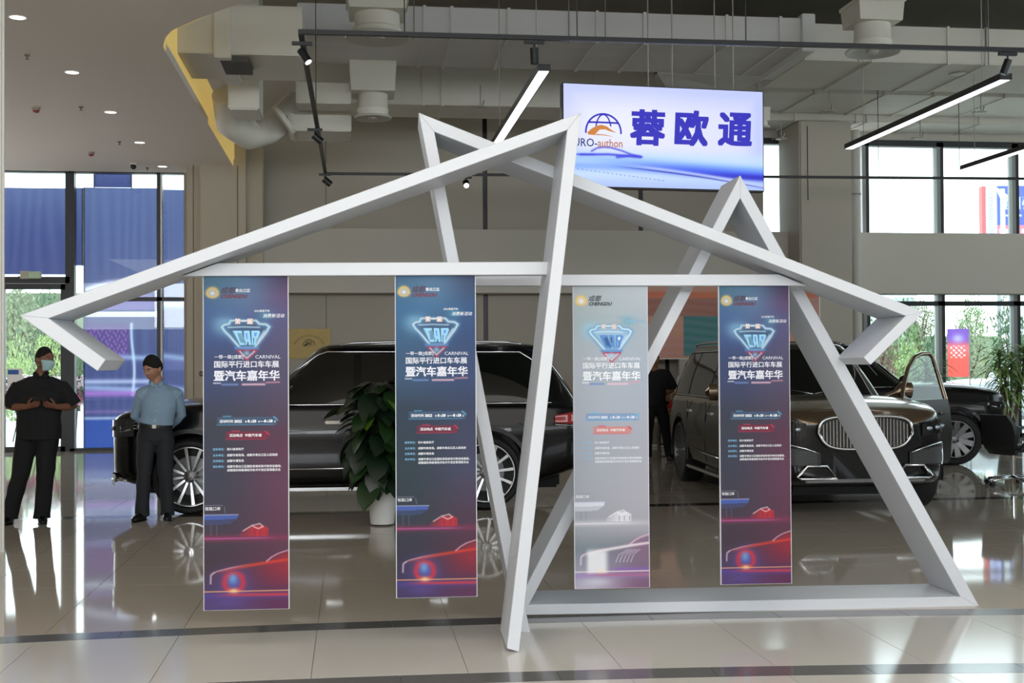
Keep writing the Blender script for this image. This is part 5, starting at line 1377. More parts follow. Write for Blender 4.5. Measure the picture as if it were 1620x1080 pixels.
# white car outside
s_ = F / 29.5
make_car('parked_car', place((1600 - 810) / s_ + .6, 29.5), -YAW + PI, 'white car parked outside behind the dracaena plant', paint=m_wcar, L=4.6, W=1.85, H=1.66, wb=2.7, fo=.85, R=.34, grille='plain', nsp=10, m_sp=m_alud, kind='plain', clear=.18)
# feather flag
def flag_fn(U, V):
    A = col3(U, (226, 92, 84)); A = mixc(A, (120, 84, 170), (1 - ss(.2, .42, V))); A = mixc(A, (224, 120, 130), gl(V - .42, .1) * .6)
    g = (np.sin(U * 26) * np.sin(V * 60) > .3) & (V > .35) & (V < .6) & (U > .15) & (U < .85); A = mixc(A, (250, 232, 236), g * .85)
    A = mixc(A, (190, 196, 226), gl(np.hypot(U - .5, (V - .2) * 3), .25) * .7); return A
Yf = 26.0
fx0, fx1 = at_y(1498, 500, Yf).x, at_y(1532, 500, Yf).x; fz0, fz1 = at_y(1512, 596, Yf).z, at_y(1512, 520, Yf).z
ff = flat_print('feather_flag', fx0, fx1, fz0, fz1, Yf, flag_fn, vcol_mat('flag_print', .7, translucent=.5), 30, 60); tag(ff, 'red and purple feather flag standing outside the middle pane', 'flag')
bm = bmesh.new(); tube(bm, [(fx1 + .02, Yf, -.05), (fx1 + .02, Yf, fz1), (fx1 - .02, Yf, fz1 + .05)], .014, n=6); bm_obj('flag_pole', bm, m_frame2, ff)
bm = bmesh.new(); cyl(bm, (fx1 + .02, Yf, -.05), (fx1 + .02, Yf, .02), .18, n=16); bm_obj('flag_base', bm, m_black, ff)
# street lamp and billboard
p = place((1589 - 810) / (F / 42), 42); zl_ = HC + (568 - 300) / (F / 42)
sl = empty('street_lamp', p, 0, 'tall white street lamp with a slanting arm in front of the billboard', 'street lamp')
bm = bmesh.new(); tube(bm, [(0, 0, -.05), (0, 0, zl_ * .6), (0, 0, zl_)], [.11, .09, .07], n=12); bm_obj('pole', bm, m_white, sl, smooth=True)
s2 = F / 42; v = lambda dx, py: Vector((RT * (dx / s2)).to_tuple()[:2] + (HC + (568 - py) / s2,))
bm = bmesh.new(); tube(bm, [v(-22, 296), v(-8, 301), v(12, 316)], [.03, .055, .06], n=8); tube(bm, [v(-8, 302), v(0, 320)], .03, n=6); tube(bm, [v(10, 316), v(1, 322)], .03, n=6); bm_obj('lamp_arm', bm, m_white, sl, smooth=True)
bb = empty('billboard', place((1610 - 810) / (F / 60), 60), -YAW, 'navy and red billboard panel high outside the right window', 'billboard'); s3 = F / 60
def bbf(U, V):
    A = col3(U, (84, 94, 160)); A = mixc(A, (205, 112, 128), (V > .755) * 1.0); A = mixc(A, (180, 190, 232), (U < .13) * 1.0)
    A = mixc(A, (150, 120, 180), ((U > .035) & (U < .085) & (np.sin(V * 120) > -.2) & (V > .1) & (V < .93)) * .55)
    A = mixc(A, (178, 188, 224), (((np.abs(U - .31) < .09) & (np.abs(V - .33) < .115)) & ~((np.abs(U - .31) < .07) & (np.abs(V - .33) < .095) & (np.sin(V * 170) > -.2))) * .95)
    A = mixc(A, (178, 188, 224), (((np.abs(U - .55) < .13) & (np.abs(V - .33) < .12)) & (np.sin(U * 90 + V * 40) > -.3)) * .95)
    A = mixc(A, (190, 198, 230), ((np.abs(U - .32) < .09) & (np.abs(V - .575) < .018)) * 1.0)
    A = mixc(A, (190, 198, 230), ((np.abs(U - .56) < .11) & (np.abs(V - .60) < .07) & (np.sin(U * 80) * np.sin(V * 70) > -.1)) * .95)
    A = mixc(A, (226, 196, 212), ((np.abs(U - .3) < .15) & (np.abs(V - .865) < .05) & (np.sin(U * 90) > -.3)) * .8)
    return A
xs0, xs1 = (1562 - 1610) / s3, (1700 - 1610) / s3; zz1, zz0 = HC + (568 - 295) / s3, HC + (568 - 378) / s3
U, V = np.meshgrid(np.linspace(0, 1, 90), np.linspace(0, 1, 60)); P = np.stack([xs0 + (xs1 - xs0) * U, U * 0, zz1 + (zz0 - zz1) * V], -1)
link_mesh('printed_panel', grid_mesh('printed_panel', P, bbf(U, V)), bb, vcol_mat('billboard_print', .7))
bm = bmesh.new(); box(bm, xs0 - .15, xs1, .02, .5, zz0, zz1, .02); bm_obj('panel_case', bm, mat('billboard_red', 'c25a5a', .6), bb)
for x in (xs0 + .8, xs1 - .8):
    bm = bmesh.new(); cyl(bm, (x, .3, -.05), (x, .3, zz0), .18, n=10); bm_obj('post', bm, m_frame2, bb)
# pale distant buildings seen faintly above the hedge
for i, (px0, px1, pt, d) in enumerate([(1405, 1452, 462, 90), (1640, 1720, 430, 95)]):
    s4 = F / d; b = empty('far_building', place(((px0 + px1) / 2 - 810) / s4, d), -YAW, ['pale office block far outside, left of the thick mullion', 'pale office block far outside beyond the right frame edge'][i], 'building')
    w4 = (px1 - px0) / s4; h4_ = HC + (568 - pt) / s4; bm = bmesh.new(); box(bm, -w4 / 2, w4 / 2, 0, 6, -.05, h4_); bm_obj('wall', bm, mat('far_wall', 'c3ced6', .8), b)
    for k in range(6):
        bm = bmesh.new(); z = h4_ - 1.0 - k * 1.3
        if z > .5: box(bm, -w4 / 2 + .3, w4 / 2 - .3, -.03, .02, z, z + .6); bm_obj('window', bm, mat('far_window', '9fb4c2', .3), b)
        else: bm.free()
# flower stands outside the door
m_pet = mat('petal_magenta', 'b04a80', .6); m_petw = mat('petal_pale', 'e8d2d8', .6)
for i, (px, d, lb) in enumerate([(12, 25.2, 'magenta flower stand on a tripod at the left frame edge outside'), (98, 25.4, 'magenta flower stand half hidden by the masked man'), (125, 25.0, 'magenta flower stand in the narrow gap beside the blue board'), (44, 26.2, 'magenta flower stand further back behind the masked man')]):
    s4 = F / d; r = empty('flower_stand', place((px - 810) / s4, d), i, lb, 'flower stand', 'tripod flower stands outside')
    bm = bmesh.new()
    for k in range(3): a = 2 * PI * k / 3; cyl(bm, (math.cos(a) * .32, math.sin(a) * .32, -.05), (0, 0, 1.35), .014, n=6)
    bm_obj('tripod', bm, m_black, r)
    for k, (z0, mm_) in enumerate(((1.22, m_petw), (.92, m_pet))):
        me = crown_mesh(160, .16, 50 + k + i, .9); me.materials.append(mm_); o = link_mesh('flowers', me, r, loc=(0, 0, z0)); o.scale = (.30, .25, .17); o['kind'] = 'stuff'
    me = crown_mesh(80, .2, 70 + i, .6); me.materials.append(m_l[2]); o = link_mesh('greenery', me, r, loc=(0, 0, 1.08)); o.scale = (.32, .25, .2); o['kind'] = 'stuff'
# ------------------------------------------------------------ plants, chair, small things inside
m_pot = mat('pot_white', 'd9dad7', .35); m_soil = mat('soil', '2c231b', .9)
m_pl = [mat('plant_leaf_dark', '122615', .35, spec=.5), mat('plant_leaf_mid', '1b3616', .35), mat('plant_leaf_light', '4a7020', .4)]
def leaf(L_, W_, bend=.25, n=5):
    me = bpy.data.meshes.new('leaf'); V_, F_ = [], []
    for i in range(n + 1):
        t = i / n; w_ = W_ * math.sin(PI * min(1, t * .92 + .06)) ** .8 * (1 if i < n else .05); z = -bend * L_ * t * t; x = L_ * t
        V_ += [(x, -w_, z + w_ * .18), (x, 0, z), (x, w_, z + w_ * .18)]
    for i in range(n):
        a = i * 3; F_ += [(a, a + 3, a + 4, a + 1), (a + 1, a + 4, a + 5, a + 2)]
    me.from_pydata(V_, [], F_); me.shade_smooth(); return me
# big leafy plant in a white pot
pp = at_z(605, 830); s_p = F / pp.dot(FW0)
r = empty('potted_plant', pp, 0, 'tall dark broad-leaved plant in a white pot in front of the black SUV', 'plant')
bm = bmesh.new(); rt, rb_ = 24.5 / s_p, 18.5 / s_p; ph = 62 / s_p
lathe(bm, [(rb_, .015), (rb_ * 1.02, .03), (rt * .97, ph * .9), (rt, ph * .93), (rt, ph), (rt * .9, ph), (rt * .88, ph * .86), (0, ph * .86)], 40); bm_obj('pot', bm, m_pot, r, smooth=40)
bm = bmesh.new(); cyl(bm, (0, 0, 0), (0, 0, .02), rb_ * .8, n=24); bm_obj('pot_foot', bm, m_black, r)
bm = bmesh.new(); cyl(bm, (0, 0, ph * .8), (0, 0, ph * .87), rt * .87, n=24); bm_obj('soil', bm, m_soil, r)
bm = bmesh.new(); tube(bm, [(0, 0, ph * .8), (.02, 0, .7), (-.02, 0, 1.25)], [.04, .04, .03], n=10); bm_obj('moss_pole', bm, m_bark, r, smooth=True)
lm = [leaf(.24, .085, .35), leaf(.30, .10, .45), leaf(.2, .07, .25)]
lms = [[m.copy() for m in lm] for _ in range(3)]
for k in range(3):
    for q in lms[k]: q.materials.append(m_pl[k])
nl = 150
for i in range(nl):
    t = i / nl; a = i * 2.39996; z = .44 + t * .98; rad = .06 + .20 * math.sin(PI * (t * .8 + .12)) * random.uniform(.5, 1.1)
    k = 0 if random.random() < .55 else 1
    if i in (96, 120): k = 2
    o = link_mesh('leaf', lms[k][i % 3], r, loc=(math.cos(a) * rad, math.sin(a) * rad, z))
    o.rotation_euler = (random.uniform(-.3, .3), random.uniform(.1, .9) - .35 * t, a + random.uniform(-.3, .3)); sc1 = random.uniform(.8, 1.25); o.scale = (sc1, sc1, sc1)
bm = bmesh.new()
for i in range(26):
    a = i * 2.4; z = .40 + i * .03; cyl(bm, (0, 0, z), (math.cos(a) * .2, math.sin(a) * .2, z + .12), .006, n=5)
bm_obj('stems', bm, m_pl[1], r)
# dracaena plants
def strap(L_, W_):
    me = bpy.data.meshes.new('leaf'); V_, F_ = [], []; n = 7
    for i in range(n + 1):
        t = i / n; w_ = W_ * (1 - t ** 2.5) * (.5 + .5 * min(1, t * 4)); x = L_ * (t - .18 * t ** 3); z = L_ * (.35 * t - .85 * t * t * .9)
        V_ += [(x, -w_, z), (x, w_, z)]
    for i in range(n): a = i * 2; F_.append((a, a + 2, a + 3, a + 1))
    me.from_pydata(V_, [], F_); me.shade_smooth(); return me
sm = [strap(.50, .028), strap(.62, .030), strap(.42, .026)]
sms = []
for c in ('55793a', '7ea052', '9cb46e'):
    q_ = []
    for q in sm: q2 = q.copy(); q2.materials.append(mat('strap_leaf_' + c, c, .45)); q_.append(q2)
    sms.append(q_)
def dracaena(px, d, heads, label, pot_h=.42, pot_r=.2, mpot=None):
    s_ = F / d; p = place((px - 810) / s_, d); r = empty('potted_dracaena', p, 0, label, 'plant')
    bm = bmesh.new(); lathe(bm, [(pot_r * .75, 0), (pot_r, pot_h), (pot_r * .9, pot_h), (pot_r * .88, pot_h * .9), (0, pot_h * .9)], 28); bm_obj('pot', bm, mpot or mat('pot_dark', '2b2d30', .4), r, smooth=40)
    cnt = 0
    for hx, hy, hz in heads:
        bm = bmesh.new(); tube(bm, [(hx * .2, hy * .2, pot_h * .85), (hx * .8, hy * .8, (pot_h + hz) / 2), (hx, hy, hz)], [.03, .022, .018], n=8); bm_obj('cane', bm, m_bark, r, smooth=True)
        for i in range(44):
            a = i * 2.39996; t = i / 44; k = random.choice((0, 0, 1, 1, 2))
            o = link_mesh('leaf', sms[k][i % 3], r, loc=(hx, hy, hz - .26 + .36 * t)); o.rotation_euler = (random.uniform(-.2, .2), -.70 * t + random.uniform(.0, .35), a); cnt += 1
dracaena(1465, 21.0, [(0, 0, 1.42), (.12, .1, 1.15)], 'spiky green dracaena between the open car door and the thick mullion')
dracaena(1594, 21.3, [(-.16, 0, 1.62), (.10, .05, 1.52), (.0, .12, 1.02), (.30, 0, 1.66), (-.08, -.05, 1.28), (.20, .0, 1.2)], 'tall spiky dracaena in a dark pot behind the office chair')
# office chair
cp = at_z(1603, 768); r = empty('office_chair', cp, math.radians(112), 'black office chair with chrome star base at the right edge of the floor', 'chair')
m_ch = mat('chair_black', '0d0e10', .55)
bm = bmesh.new()
for k in range(5):
    a = 2 * PI * k / 5 + .2; tube(bm, [(0, 0, .12), (math.cos(a) * .33, math.sin(a) * .33, .075)], [.025, .016], n=8)
bm_obj('star_base', bm, m_chrome, r, smooth=True)
for k in range(5):
    a = 2 * PI * k / 5 + .2; bm = bmesh.new(); c = Vector((math.cos(a) * .34, math.sin(a) * .34, .032)); t = Vector((-math.sin(a), math.cos(a), 0)) * .022
    cyl(bm, c - t, c + t, .032, n=16); bm_obj('caster', bm, m_black, r, smooth=40)
bm = bmesh.new(); cyl(bm, (0, 0, .1), (0, 0, .44), .028, n=14); bm_obj('gas_post', bm, m_chrome, r, smooth=40)
bm = bmesh.new(); box(bm, -.25, .25, -.25, .26, .43, .52, .04); bm_obj('seat', bm, m_ch, r, smooth=50)
bm = bmesh.new()
prof = [(.20, .40), (.27, .52), (.27, .65), (.30, .78), (.37, .90)]
fr_, bk_ = [], []
for i, (y, z) in enumerate(prof):
    w_ = [.20, .235, .25, .24, .20][i]; fr_.append([bm.verts.new((x * w_, y - .06 * x * x + .0, z)) for x in (-1, -.6, 0, .6, 1)]); bk_.append([bm.verts.new((x * w_, y + .05 - .05 * x * x, z)) for x in (-1, -.6, 0, .6, 1)])
for i in range(4):
    for j in range(4):
        bm.faces.new((fr_[i][j], fr_[i][j + 1], fr_[i + 1][j + 1], fr_[i + 1][j])); bm.faces.new((bk_[i][j], bk_[i + 1][j], bk_[i + 1][j + 1], bk_[i][j + 1]))
for i in range(4):
    bm.faces.new((fr_[i][0], fr_[i + 1][0], bk_[i + 1][0], bk_[i][0])); bm.faces.new((fr_[i][4], bk_[i][4], bk_[i + 1][4], fr_[i + 1][4]))
for j in range(4):
    bm.faces.new((fr_[0][j], bk_[0][j], bk_[0][j + 1], fr_[0][j + 1])); bm.faces.new((fr_[4][j], fr_[4][j + 1], bk_[4][j + 1], bk_[4][j]))
bm_obj('backrest', bm, m_ch, r, smooth=60)
for s in (-1, 1):
    bm = bmesh.new(); tube(bm, [(s * .24, .20, .46), (s * .30, .15, .55), (s * .30, .12, .68), (s * .30, -.12, .69)], [.018, .02, .024, .026], n=8); bm_obj('armrest', bm, m_ch, r, smooth=True)
# black switch box on the beige column
q = at_y(320, 591, 22.5); o = box_obj('switch_box', q.x - .045, q.x + .045, 22.44, 22.495, q.z - .045, q.z + .045, m_black, bev=.006); tag(o, 'small black box fixed to the beige column', 'switch')
box_obj('switch_plate', q.x - .02, q.x + .02, 22.436, 22.441, q.z - .02, q.z + .02, mat('switch_amber', 'a0602a', .4), o)
# magazine rack and little table by the back wall
q = at_z(1062, 712); r = empty('magazine_rack', q, -.1, 'dark magazine rack with an orange cover by the back wall, behind the brown car', 'rack')
bm = bmesh.new()
for x in (-.22, .22): box(bm, x - .01, x + .01, -.15, .15, 0, .95)
bm_obj('side_panel', bm, m_black, r)
for z in (.1, .35, .6, .85): box_obj('shelf', -.21, .21, -.14, .14, z, z + .02, m_black, r)
for k, (z, c) in enumerate(((.62, 'b0623a'), (.87, 'a8764e'), (.37, '4a4e58'))):
    for x in (-.1, .1): box_obj('brochure', x - .08, x + .08, -.02, .0, z + .001, z + .2, mat('brochure_' + c, c, .5), r)
q = at_z(1037, 707); r = empty('side_table', q, -.1, 'low white-framed side table behind the legs of the man in black', 'table')
bm = bmesh.new()
for x in (-.16, .16):
    for y in (-.16, .16): box(bm, x - .012, x + .012, y - .012, y + .012, 0, .48)
for z in (.02, .47): box(bm, -.17, .17, -.17, -.15, z, z + .02); box(bm, -.17, .17, .15, .17, z, z + .02)
bm_obj('frame', bm, m_white, r); box_obj('table_top', -.18, .18, -.18, .18, .485, .505, m_white, r)
# ------------------------------------------------------------ people
def remesh(name, bm, voxel, m, parent, smooth_it=2, disp=0.0, dscale=8.0):
    bmesh.ops.recalc_face_normals(bm, faces=bm.faces)
    me = bpy.data.meshes.new(name); bm.to_mesh(me); bm.free(); me.materials.append(m)
    o = link_mesh(name, me, parent)
    md = o.modifiers.new('r', 'REMESH'); md.mode = 'VOXEL'; md.voxel_size = voxel; md.use_smooth_shade = True
    if smooth_it:
        s = o.modifiers.new('s', 'SMOOTH'); s.iterations = smooth_it; s.factor = .5
    bpy.context.view_layer.update(); apply_mods(o)
    if disp:      # soft fabric folds
        n = len(o.data.vertices); co = np.zeros(n * 3, np.float32); no = np.zeros(n * 3, np.float32)
        o.data.vertices.foreach_get('co', co); o.data.vertex_normals.foreach_get('vector', no); co = co.reshape(-1, 3); no = no.reshape(-1, 3)
        x, y, z = co.T; k = dscale
        f = np.sin(z * k * 5 + np.sin(x * k * 2.1) * 1.6 + y * 4) * .5 + np.sin((x + z) * k * 3.1 + np.sin(z * k * 2.7) * 2) * .5
        co += no * (f * disp)[:, None]; o.data.vertices.foreach_set('co', co.ravel().astype(np.float32)); o.data.update()
    o.data.shade_smooth()
    if not o.data.materials: o.data.materials.append(m)
    return o
def ellip(bm, c, r, rot=None, seg=20):
    res = bmesh.ops.create_uvsphere(bm, u_segments=seg, v_segments=seg // 2 + 2, radius=1)
    Mx = Matrix.Translation(Vector(c)) @ (rot or Matrix.Identity(4)) @ Matrix.Diagonal((*r, 1)); bmesh.ops.transform(bm, matrix=Mx, verts=res['verts'])
def head_pts(bm, c, rot, k=1.0, only=None, grow=0.0):
    """sculpted head facing -y; grow > 0 with only=hair function builds the hair cap"""
    nu, nv = 56, 44; rows = []
    for j in range(nv + 1):
        ph = PI * j / nv; row = []
        for i in range(nu):
            th = 2 * PI * i / nu; d = Vector((math.sin(ph) * math.sin(th), -math.sin(ph) * math.cos(th), math.cos(ph)))
            x, y, z = d.x * .074, d.y * .094, d.z * .118
            low = max(0, -d.z)
            x *= 1 - .34 * low ** 1.6; y = y * (1 - .18 * low ** 2) - (.012 * low if y < 0 else 0)
            if z > .05: x *= 1 - .06 * (z / .118)
            front = max(0, -d.y)
            if front > .15:
                g = lambda cx, cz, sx, sz: math.exp(-((x - cx) / sx) ** 2 - ((z - cz) / sz) ** 2)
                y -= .024 * g(0, -.024, .011, .017) + .012 * g(0, -.004, .009, .02) + .007 * g(0, .026, .045, .011)
                y += .011 * (g(.031, .006, .016, .011) + g(-.031, .006, .016, .011))
                y -= .009 * g(0, -.057, .022, .006) + .007 * g(0, -.069, .018, .006); y += .005 * g(0, -.0625, .024, .0025)
                y -= .010 * g(0, -.092, .022, .014); y -= .006 * (g(.045, -.018, .018, .018) + g(-.045, -.018, .018, .018))
            p = Vector((x, y, z))
            if only:
                v_ = only(d, z) + .018 * math.sin(th * 31 + 2 * math.sin(ph * 40)); h_ = float(ss(0, .05, v_)); g_ = float(ss(.0, .42, v_))
                p = p * (1 + h_ * (.012 + grow * g_ + (.014 * math.sin(th * 27 + ph * 17) * g_ if grow > .05 else 0)) - .10 * (1 - h_))
            row.append(bm.verts.new(Vector(c) + (rot @ (p * k))))
        rows.append(row)
    for a, b in zip(rows[:-1], rows[1:]):
        for i in range(nu): bm.faces.new((a[i], b[i], b[(i + 1) % nu], a[(i + 1) % nu]))
    bmesh.ops.remove_doubles(bm, verts=[v for r_ in (rows[0], rows[-1]) for v in r_], dist=1e-5)
def hand(bm, wrist, fwd, palm_n, curl=.5, left=False, k=1.0, thumb_in=.4, spread=.0):
    """palm, four unequal bent fingers and a thumb; fwd = direction of fingers, palm_n = direction the palm faces"""
    f = Vector(fwd).normalized(); n = Vector(palm_n); n = (n - f * n.dot(f)).normalized(); s = f.cross(n) * (1 if left else -1)   # s points to the thumb side
    w_ = Vector(wrist); L_ = [.073, .082, .076, .060]
    tube(bm, [w_ - f * .01, w_ + f * .03 * k, w_ + f * .065 * k, w_ + f * .09 * k], [.027 * k, .036 * k, .042 * k, .038 * k], n=12, ry=[.02 * k, .017 * k, .015 * k, .012 * k], ref=tuple(s))
    for i in range(4):
        o = (1.5 - i) * .0205 * k; b0 = w_ + f * (.080 - .004 * abs(i - 1)) * k + s * o; d = (f + s * (1.5 - i) * .06 * (1 + spread)).normalized(); P = [b0 - f * .02, b0]; a = 0
        for j, part in enumerate((.46, .31, .23)):
            a += curl * (.55, .8, .6)[j]; dd = (d * math.cos(a) + n * math.sin(a)); P.append(P[-1] + dd * L_[i] * part * k)
        tube(bm, P, [.0085 * k, .0092 * k, .0084 * k, .0078 * k, .0060 * k], n=8)
    t0 = w_ + f * .022 * k + s * .028 * k; d = (f * .62 + s * .68 + n * thumb_in * .5).normalized(); d2 = (f * .9 + s * .18 + n * thumb_in).normalized()
    tube(bm, [t0 - s * .018, t0, t0 + d * .034 * k, t0 + d * .034 * k + d2 * .030 * k, t0 + d * .034 * k + d2 * .052 * k], [.012 * k, .013 * k, .011 * k, .0098 * k, .007 * k], n=8)
m_skin1 = mat('skin_tan', '80543f', .55, var=.05, scale=12); m_skin2 = mat('skin_warm', '9c7059', .55, var=.05, scale=12)
m_hairb = mat('hair_black', '070606', .9, bump=.5, bscale=160); m_hairs = mat('hair_short', '141110', .95, bump=.4, bscale=220)
m_blk = mat('fabric_black', '0d0e11', .85, bump=.3, bscale=300); m_char = mat('fabric_charcoal', '1d1f24', .8, bump=.3, bscale=300)
m_shirt = mat('shirt_blue', '7f97ad', .75, var=.06, scale=60, bump=.25, bscale=260); m_shoe = mat('shoe_black', '0a0a0b', .3)
m_eye = mat('eye_white', '9a9088', .3); m_iris = mat('iris_dark', '140e0a', .2); m_lip = mat('lip', '8a4c42', .5); m_mask = mat('mask_blue', 'a9cfd4', .7, bump=.2, bscale=60)
HK = 1.07
def person(loc, rz, label, J, skin, hair, shirt, trousers, voxel=.006, sleeves='short', hair_fn=None, look=(0, 0), bulk=1.0, mask=False, belt=False, collar=None, kid=1.0, hands=True, phone=False):
    r = empty('person', loc, rz, label, 'person')
    V3 = lambda q: Vector(q)
    hc = V3(J['head']); rot0 = (Euler((look[1], 0, look[0])).to_matrix()); rot = rot0 * HK
    # continuous body
    bm = bmesh.new(); head_pts(bm, hc, rot, 1.0)
    for s in (-1, 1): ellip(bm, hc + rot @ Vector((s * .076, .012, -.012)), (.010, .021, .032), seg=14)
    nk = V3(J['neck']); tube(bm, [hc + rot @ Vector((0, .022, -.04)), hc + rot @ Vector((0, .02, -.085)), nk + Vector((0, 0, .02)), nk - Vector((0, 0, .05))], [.052, .055, .060, .085], n=18, ry=[.055, .056, .058, .065])
    ch, wa, hp = V3(J['chest']), V3(J['waist']), V3(J['hip'])
    tube(bm, [nk - Vector((0, 0, .03)), ch + Vector((0, 0, .08)), ch, wa, hp, hp - Vector((0, 0, .08))], [.08, .165, .165, .140 * bulk, .16, .13], n=22, ry=[.06, .095, .11, .105 * bulk, .115, .09], ref=(1, 0, 0))
    for s in ('L', 'R'):
        sh, el, wr = V3(J['sh' + s]), V3(J['el' + s]), V3(J['wr' + s]); inn = sh.lerp(ch, .35)
        tube(bm, [inn, sh, sh.lerp(el, .4), el, el.lerp(wr, .35), wr], [.055, .056, .048, .040, .041, .026], n=14)
        kn, an = V3(J['kn' + s]), V3(J['an' + s]); hj = V3(J['hj' + s])
        tube(bm, [hj, hj.lerp(kn, .4), kn, kn.lerp(an, .35), an, an - Vector((0, 0, .04))], [.088, .078, .055, .055, .036, .036], n=14)
        tube(bm, [an + Vector((0, .03, -.05)), an + V3(J['toe' + s]) * .5 + Vector((0, 0, -.055)), an + V3(J['toe' + s]) + Vector((0, 0, -.065))], [.035, .04, .03], n=10, ry=[.028, .025, .015])
        if hands: hand(bm, wr, J['hf' + s], J['hn' + s], J.get('curl' + s, .5), left=(s == 'L'), thumb_in=J.get('th', .4))
    body = remesh('body', bm, voxel, skin, r, smooth_it=1)
    # eyes, brows, lips
    if voxel < .008:
        for s in (-1, 1):
            bm = bmesh.new(); ellip(bm, hc + rot @ Vector((s * .030, -.0805, .006)), (.0125, .008, .0075), seg=14); bm_obj('eye', bm, m_eye, r, smooth=True)
            bm = bmesh.new(); ellip(bm, hc + rot @ Vector((s * .030, -.0872, .005)), (.0056, .003, .0058), seg=12); bm_obj('iris', bm, m_iris, r, smooth=True)
            bm = bmesh.new(); tube(bm, [hc + rot @ Vector((s * x, -yv, zv)) for x, yv, zv in ((.014, .094, .021), (.030, .0925, .026), (.046, .082, .022))], [.003, .0038, .002], n=6); bm_obj('eyebrow', bm, hair, r, smooth=True)
        if not mask:
            bm = bmesh.new(); tube(bm, [hc + rot @ Vector((x, -.1015 + abs(x) * .5, -.0625)) for x in (-.021, -.01, 0, .01, .021)], [.002, .0046, .0052, .0046, .002], n=8); bm_obj('lips', bm, m_lip, r, smooth=True)
    bm = bmesh.new(); head_pts(bm, hc, rot, 1.0, hair_fn[0], hair_fn[1]); bm_obj('hair', bm, hair, r, smooth=True)
    if mask:
        bm = bmesh.new(); G = []
        for i in range(15):
            a = math.radians(-68 + 136 * i / 14); row = []
            for j in range(9):
                v = j / 8; z = -.008 - .092 * v; bulge = .020 * math.sin(PI * min(1, v * 1.1)) * math.cos(a) + (.018 * math.exp(-((v - .18) / .22) ** 2) * max(0, math.cos(a)) ** 6)
                row.append(bm.verts.new(hc + rot @ Vector((math.sin(a) * (.079 - .024 * v), -math.cos(a) * (.098 - .010 * v) - bulge - .001, z + .022 * (1 - math.cos(a)) * (.35 - v)))))
            G.append(row)
        for i in range(14):
            for j in range(8): bm.faces.new((G[i][j], G[i + 1][j], G[i + 1][j + 1], G[i][j + 1]))
        ms = bm_obj('face_mask', bm, m_mask, r, smooth=True); sd = ms.modifiers.new('t', 'SOLIDIFY'); sd.thickness = .003; bpy.context.view_layer.update(); apply_mods(ms)
        for s in (-1, 1):
            bm = bmesh.new(); tube(bm, [hc + rot @ Vector(q) for q in ((s * .074, -.022, -.012), (s * .082, .02, .005), (s * .083, .032, -.02), (s * .066, -.02, -.062))], .0016, n=5); bm_obj('ear_loop', bm, m_mask, ms)
    # upper garment
    b2 = min(bulk, 1.15)
    B_ = bulk; bm = bmesh.new(); hem = V3(J['hem'])
    tube(bm, [nk + Vector((0, .006, -.012)), nk + Vector((0, .006, -.045)), ch + Vector((0, .0, .12)), ch + Vector((0, 0, .02)), ch.lerp(wa, .6), wa, hem], [.068, .105, .188 * min(B_, 1.06), .190 * B_, .178 * B_, .172 * B_, .182 * B_], n=28, ry=[.066, .085, .108, .130 * B_, .132 * B_, .128 * B_, .135 * B_], ref=(1, 0, 0))
    for s in ('L', 'R'):
        sh, el, wr = V3(J['sh' + s]), V3(J['el' + s]), V3(J['wr' + s])
        tube(bm, [sh.lerp(nk, .65) - Vector((0, 0, .03)), sh.lerp(ch, .12) + Vector((0, 0, .012)), sh.lerp(el, .12)], [.06, .075, .075], n=14)
        if sleeves == 'short':
            e2 = sh.lerp(el, .92); tube(bm, [sh.lerp(ch, .2), sh, sh.lerp(el, .4), e2], [.066 * b2, .068 * b2, .072 * b2, .082 * b2], n=16)
        else:
            tube(bm, [sh.lerp(ch, .2), sh, sh.lerp(el, .45), el, el.lerp(wr, .4), el.lerp(wr, .93)], [.065, .069, .058, .053, .050, .036], n=16)
    remesh('shirt', bm, voxel * 1.15, shirt, r, 3, disp=.0035, dscale=7)
    if collar:
        bm = bmesh.new()
        for s in (-1, 1):
            P = [nk + Vector((s * x, y, z)) for x, y, z in ((.0, -.072, -.030), (.030, -.070, .012), (.058, -.028, .030), (.050, .03, .040), (.0, .058, .042))]
            Q = [nk + Vector((s * x, y, z)) for x, y, z in ((.030, -.098, -.055), (.068, -.082, -.020), (.082, -.028, .006), (.062, .045, .014), (.0, .075, .014))]
            a_ = [bm.verts.new(p) for p in P]; b_ = [bm.verts.new(p) for p in Q]
            for i in range(4): bm.faces.new((a_[i], a_[i + 1], b_[i + 1], b_[i]))
        cl_ = bm_obj('collar', bm, collar, r, smooth=50); sd = cl_.modifiers.new('t', 'SOLIDIFY'); sd.thickness = .004; bpy.context.view_layer.update(); apply_mods(cl_)
        if sleeves == 'long':
            bm = bmesh.new(); q = [nk + Vector((0, -.075, -.05)), ch + Vector((0, -.134, .02)), wa + Vector((0, -.142, .0)), hem + Vector((0, -.142, .02))]
            for k_ in range(7):
                t = k_ / 6 * 2.9; i = min(2, int(t)); c = q[i].lerp(q[i + 1], t - i); cyl(bm, c + Vector((0, .004, 0)), c + Vector((0, -.004, 0)), .0035, n=8)
            bm_obj('button_row', bm, m_white, r)
    # trousers
    bm = bmesh.new(); tw = J.get('tw', 1.0)
    tube(bm, [hp + Vector((0, 0, .13)), hp + Vector((0, 0, .02)), hp - Vector((0, 0, .06)), hp - Vector((0, 0, .12))], [.158 * min(B_, 1.1), .176 * min(B_, 1.1), .168, .10], n=26, ry=[.115 * B_, .125 * B_, .118, .08], ref=(1, 0, 0))
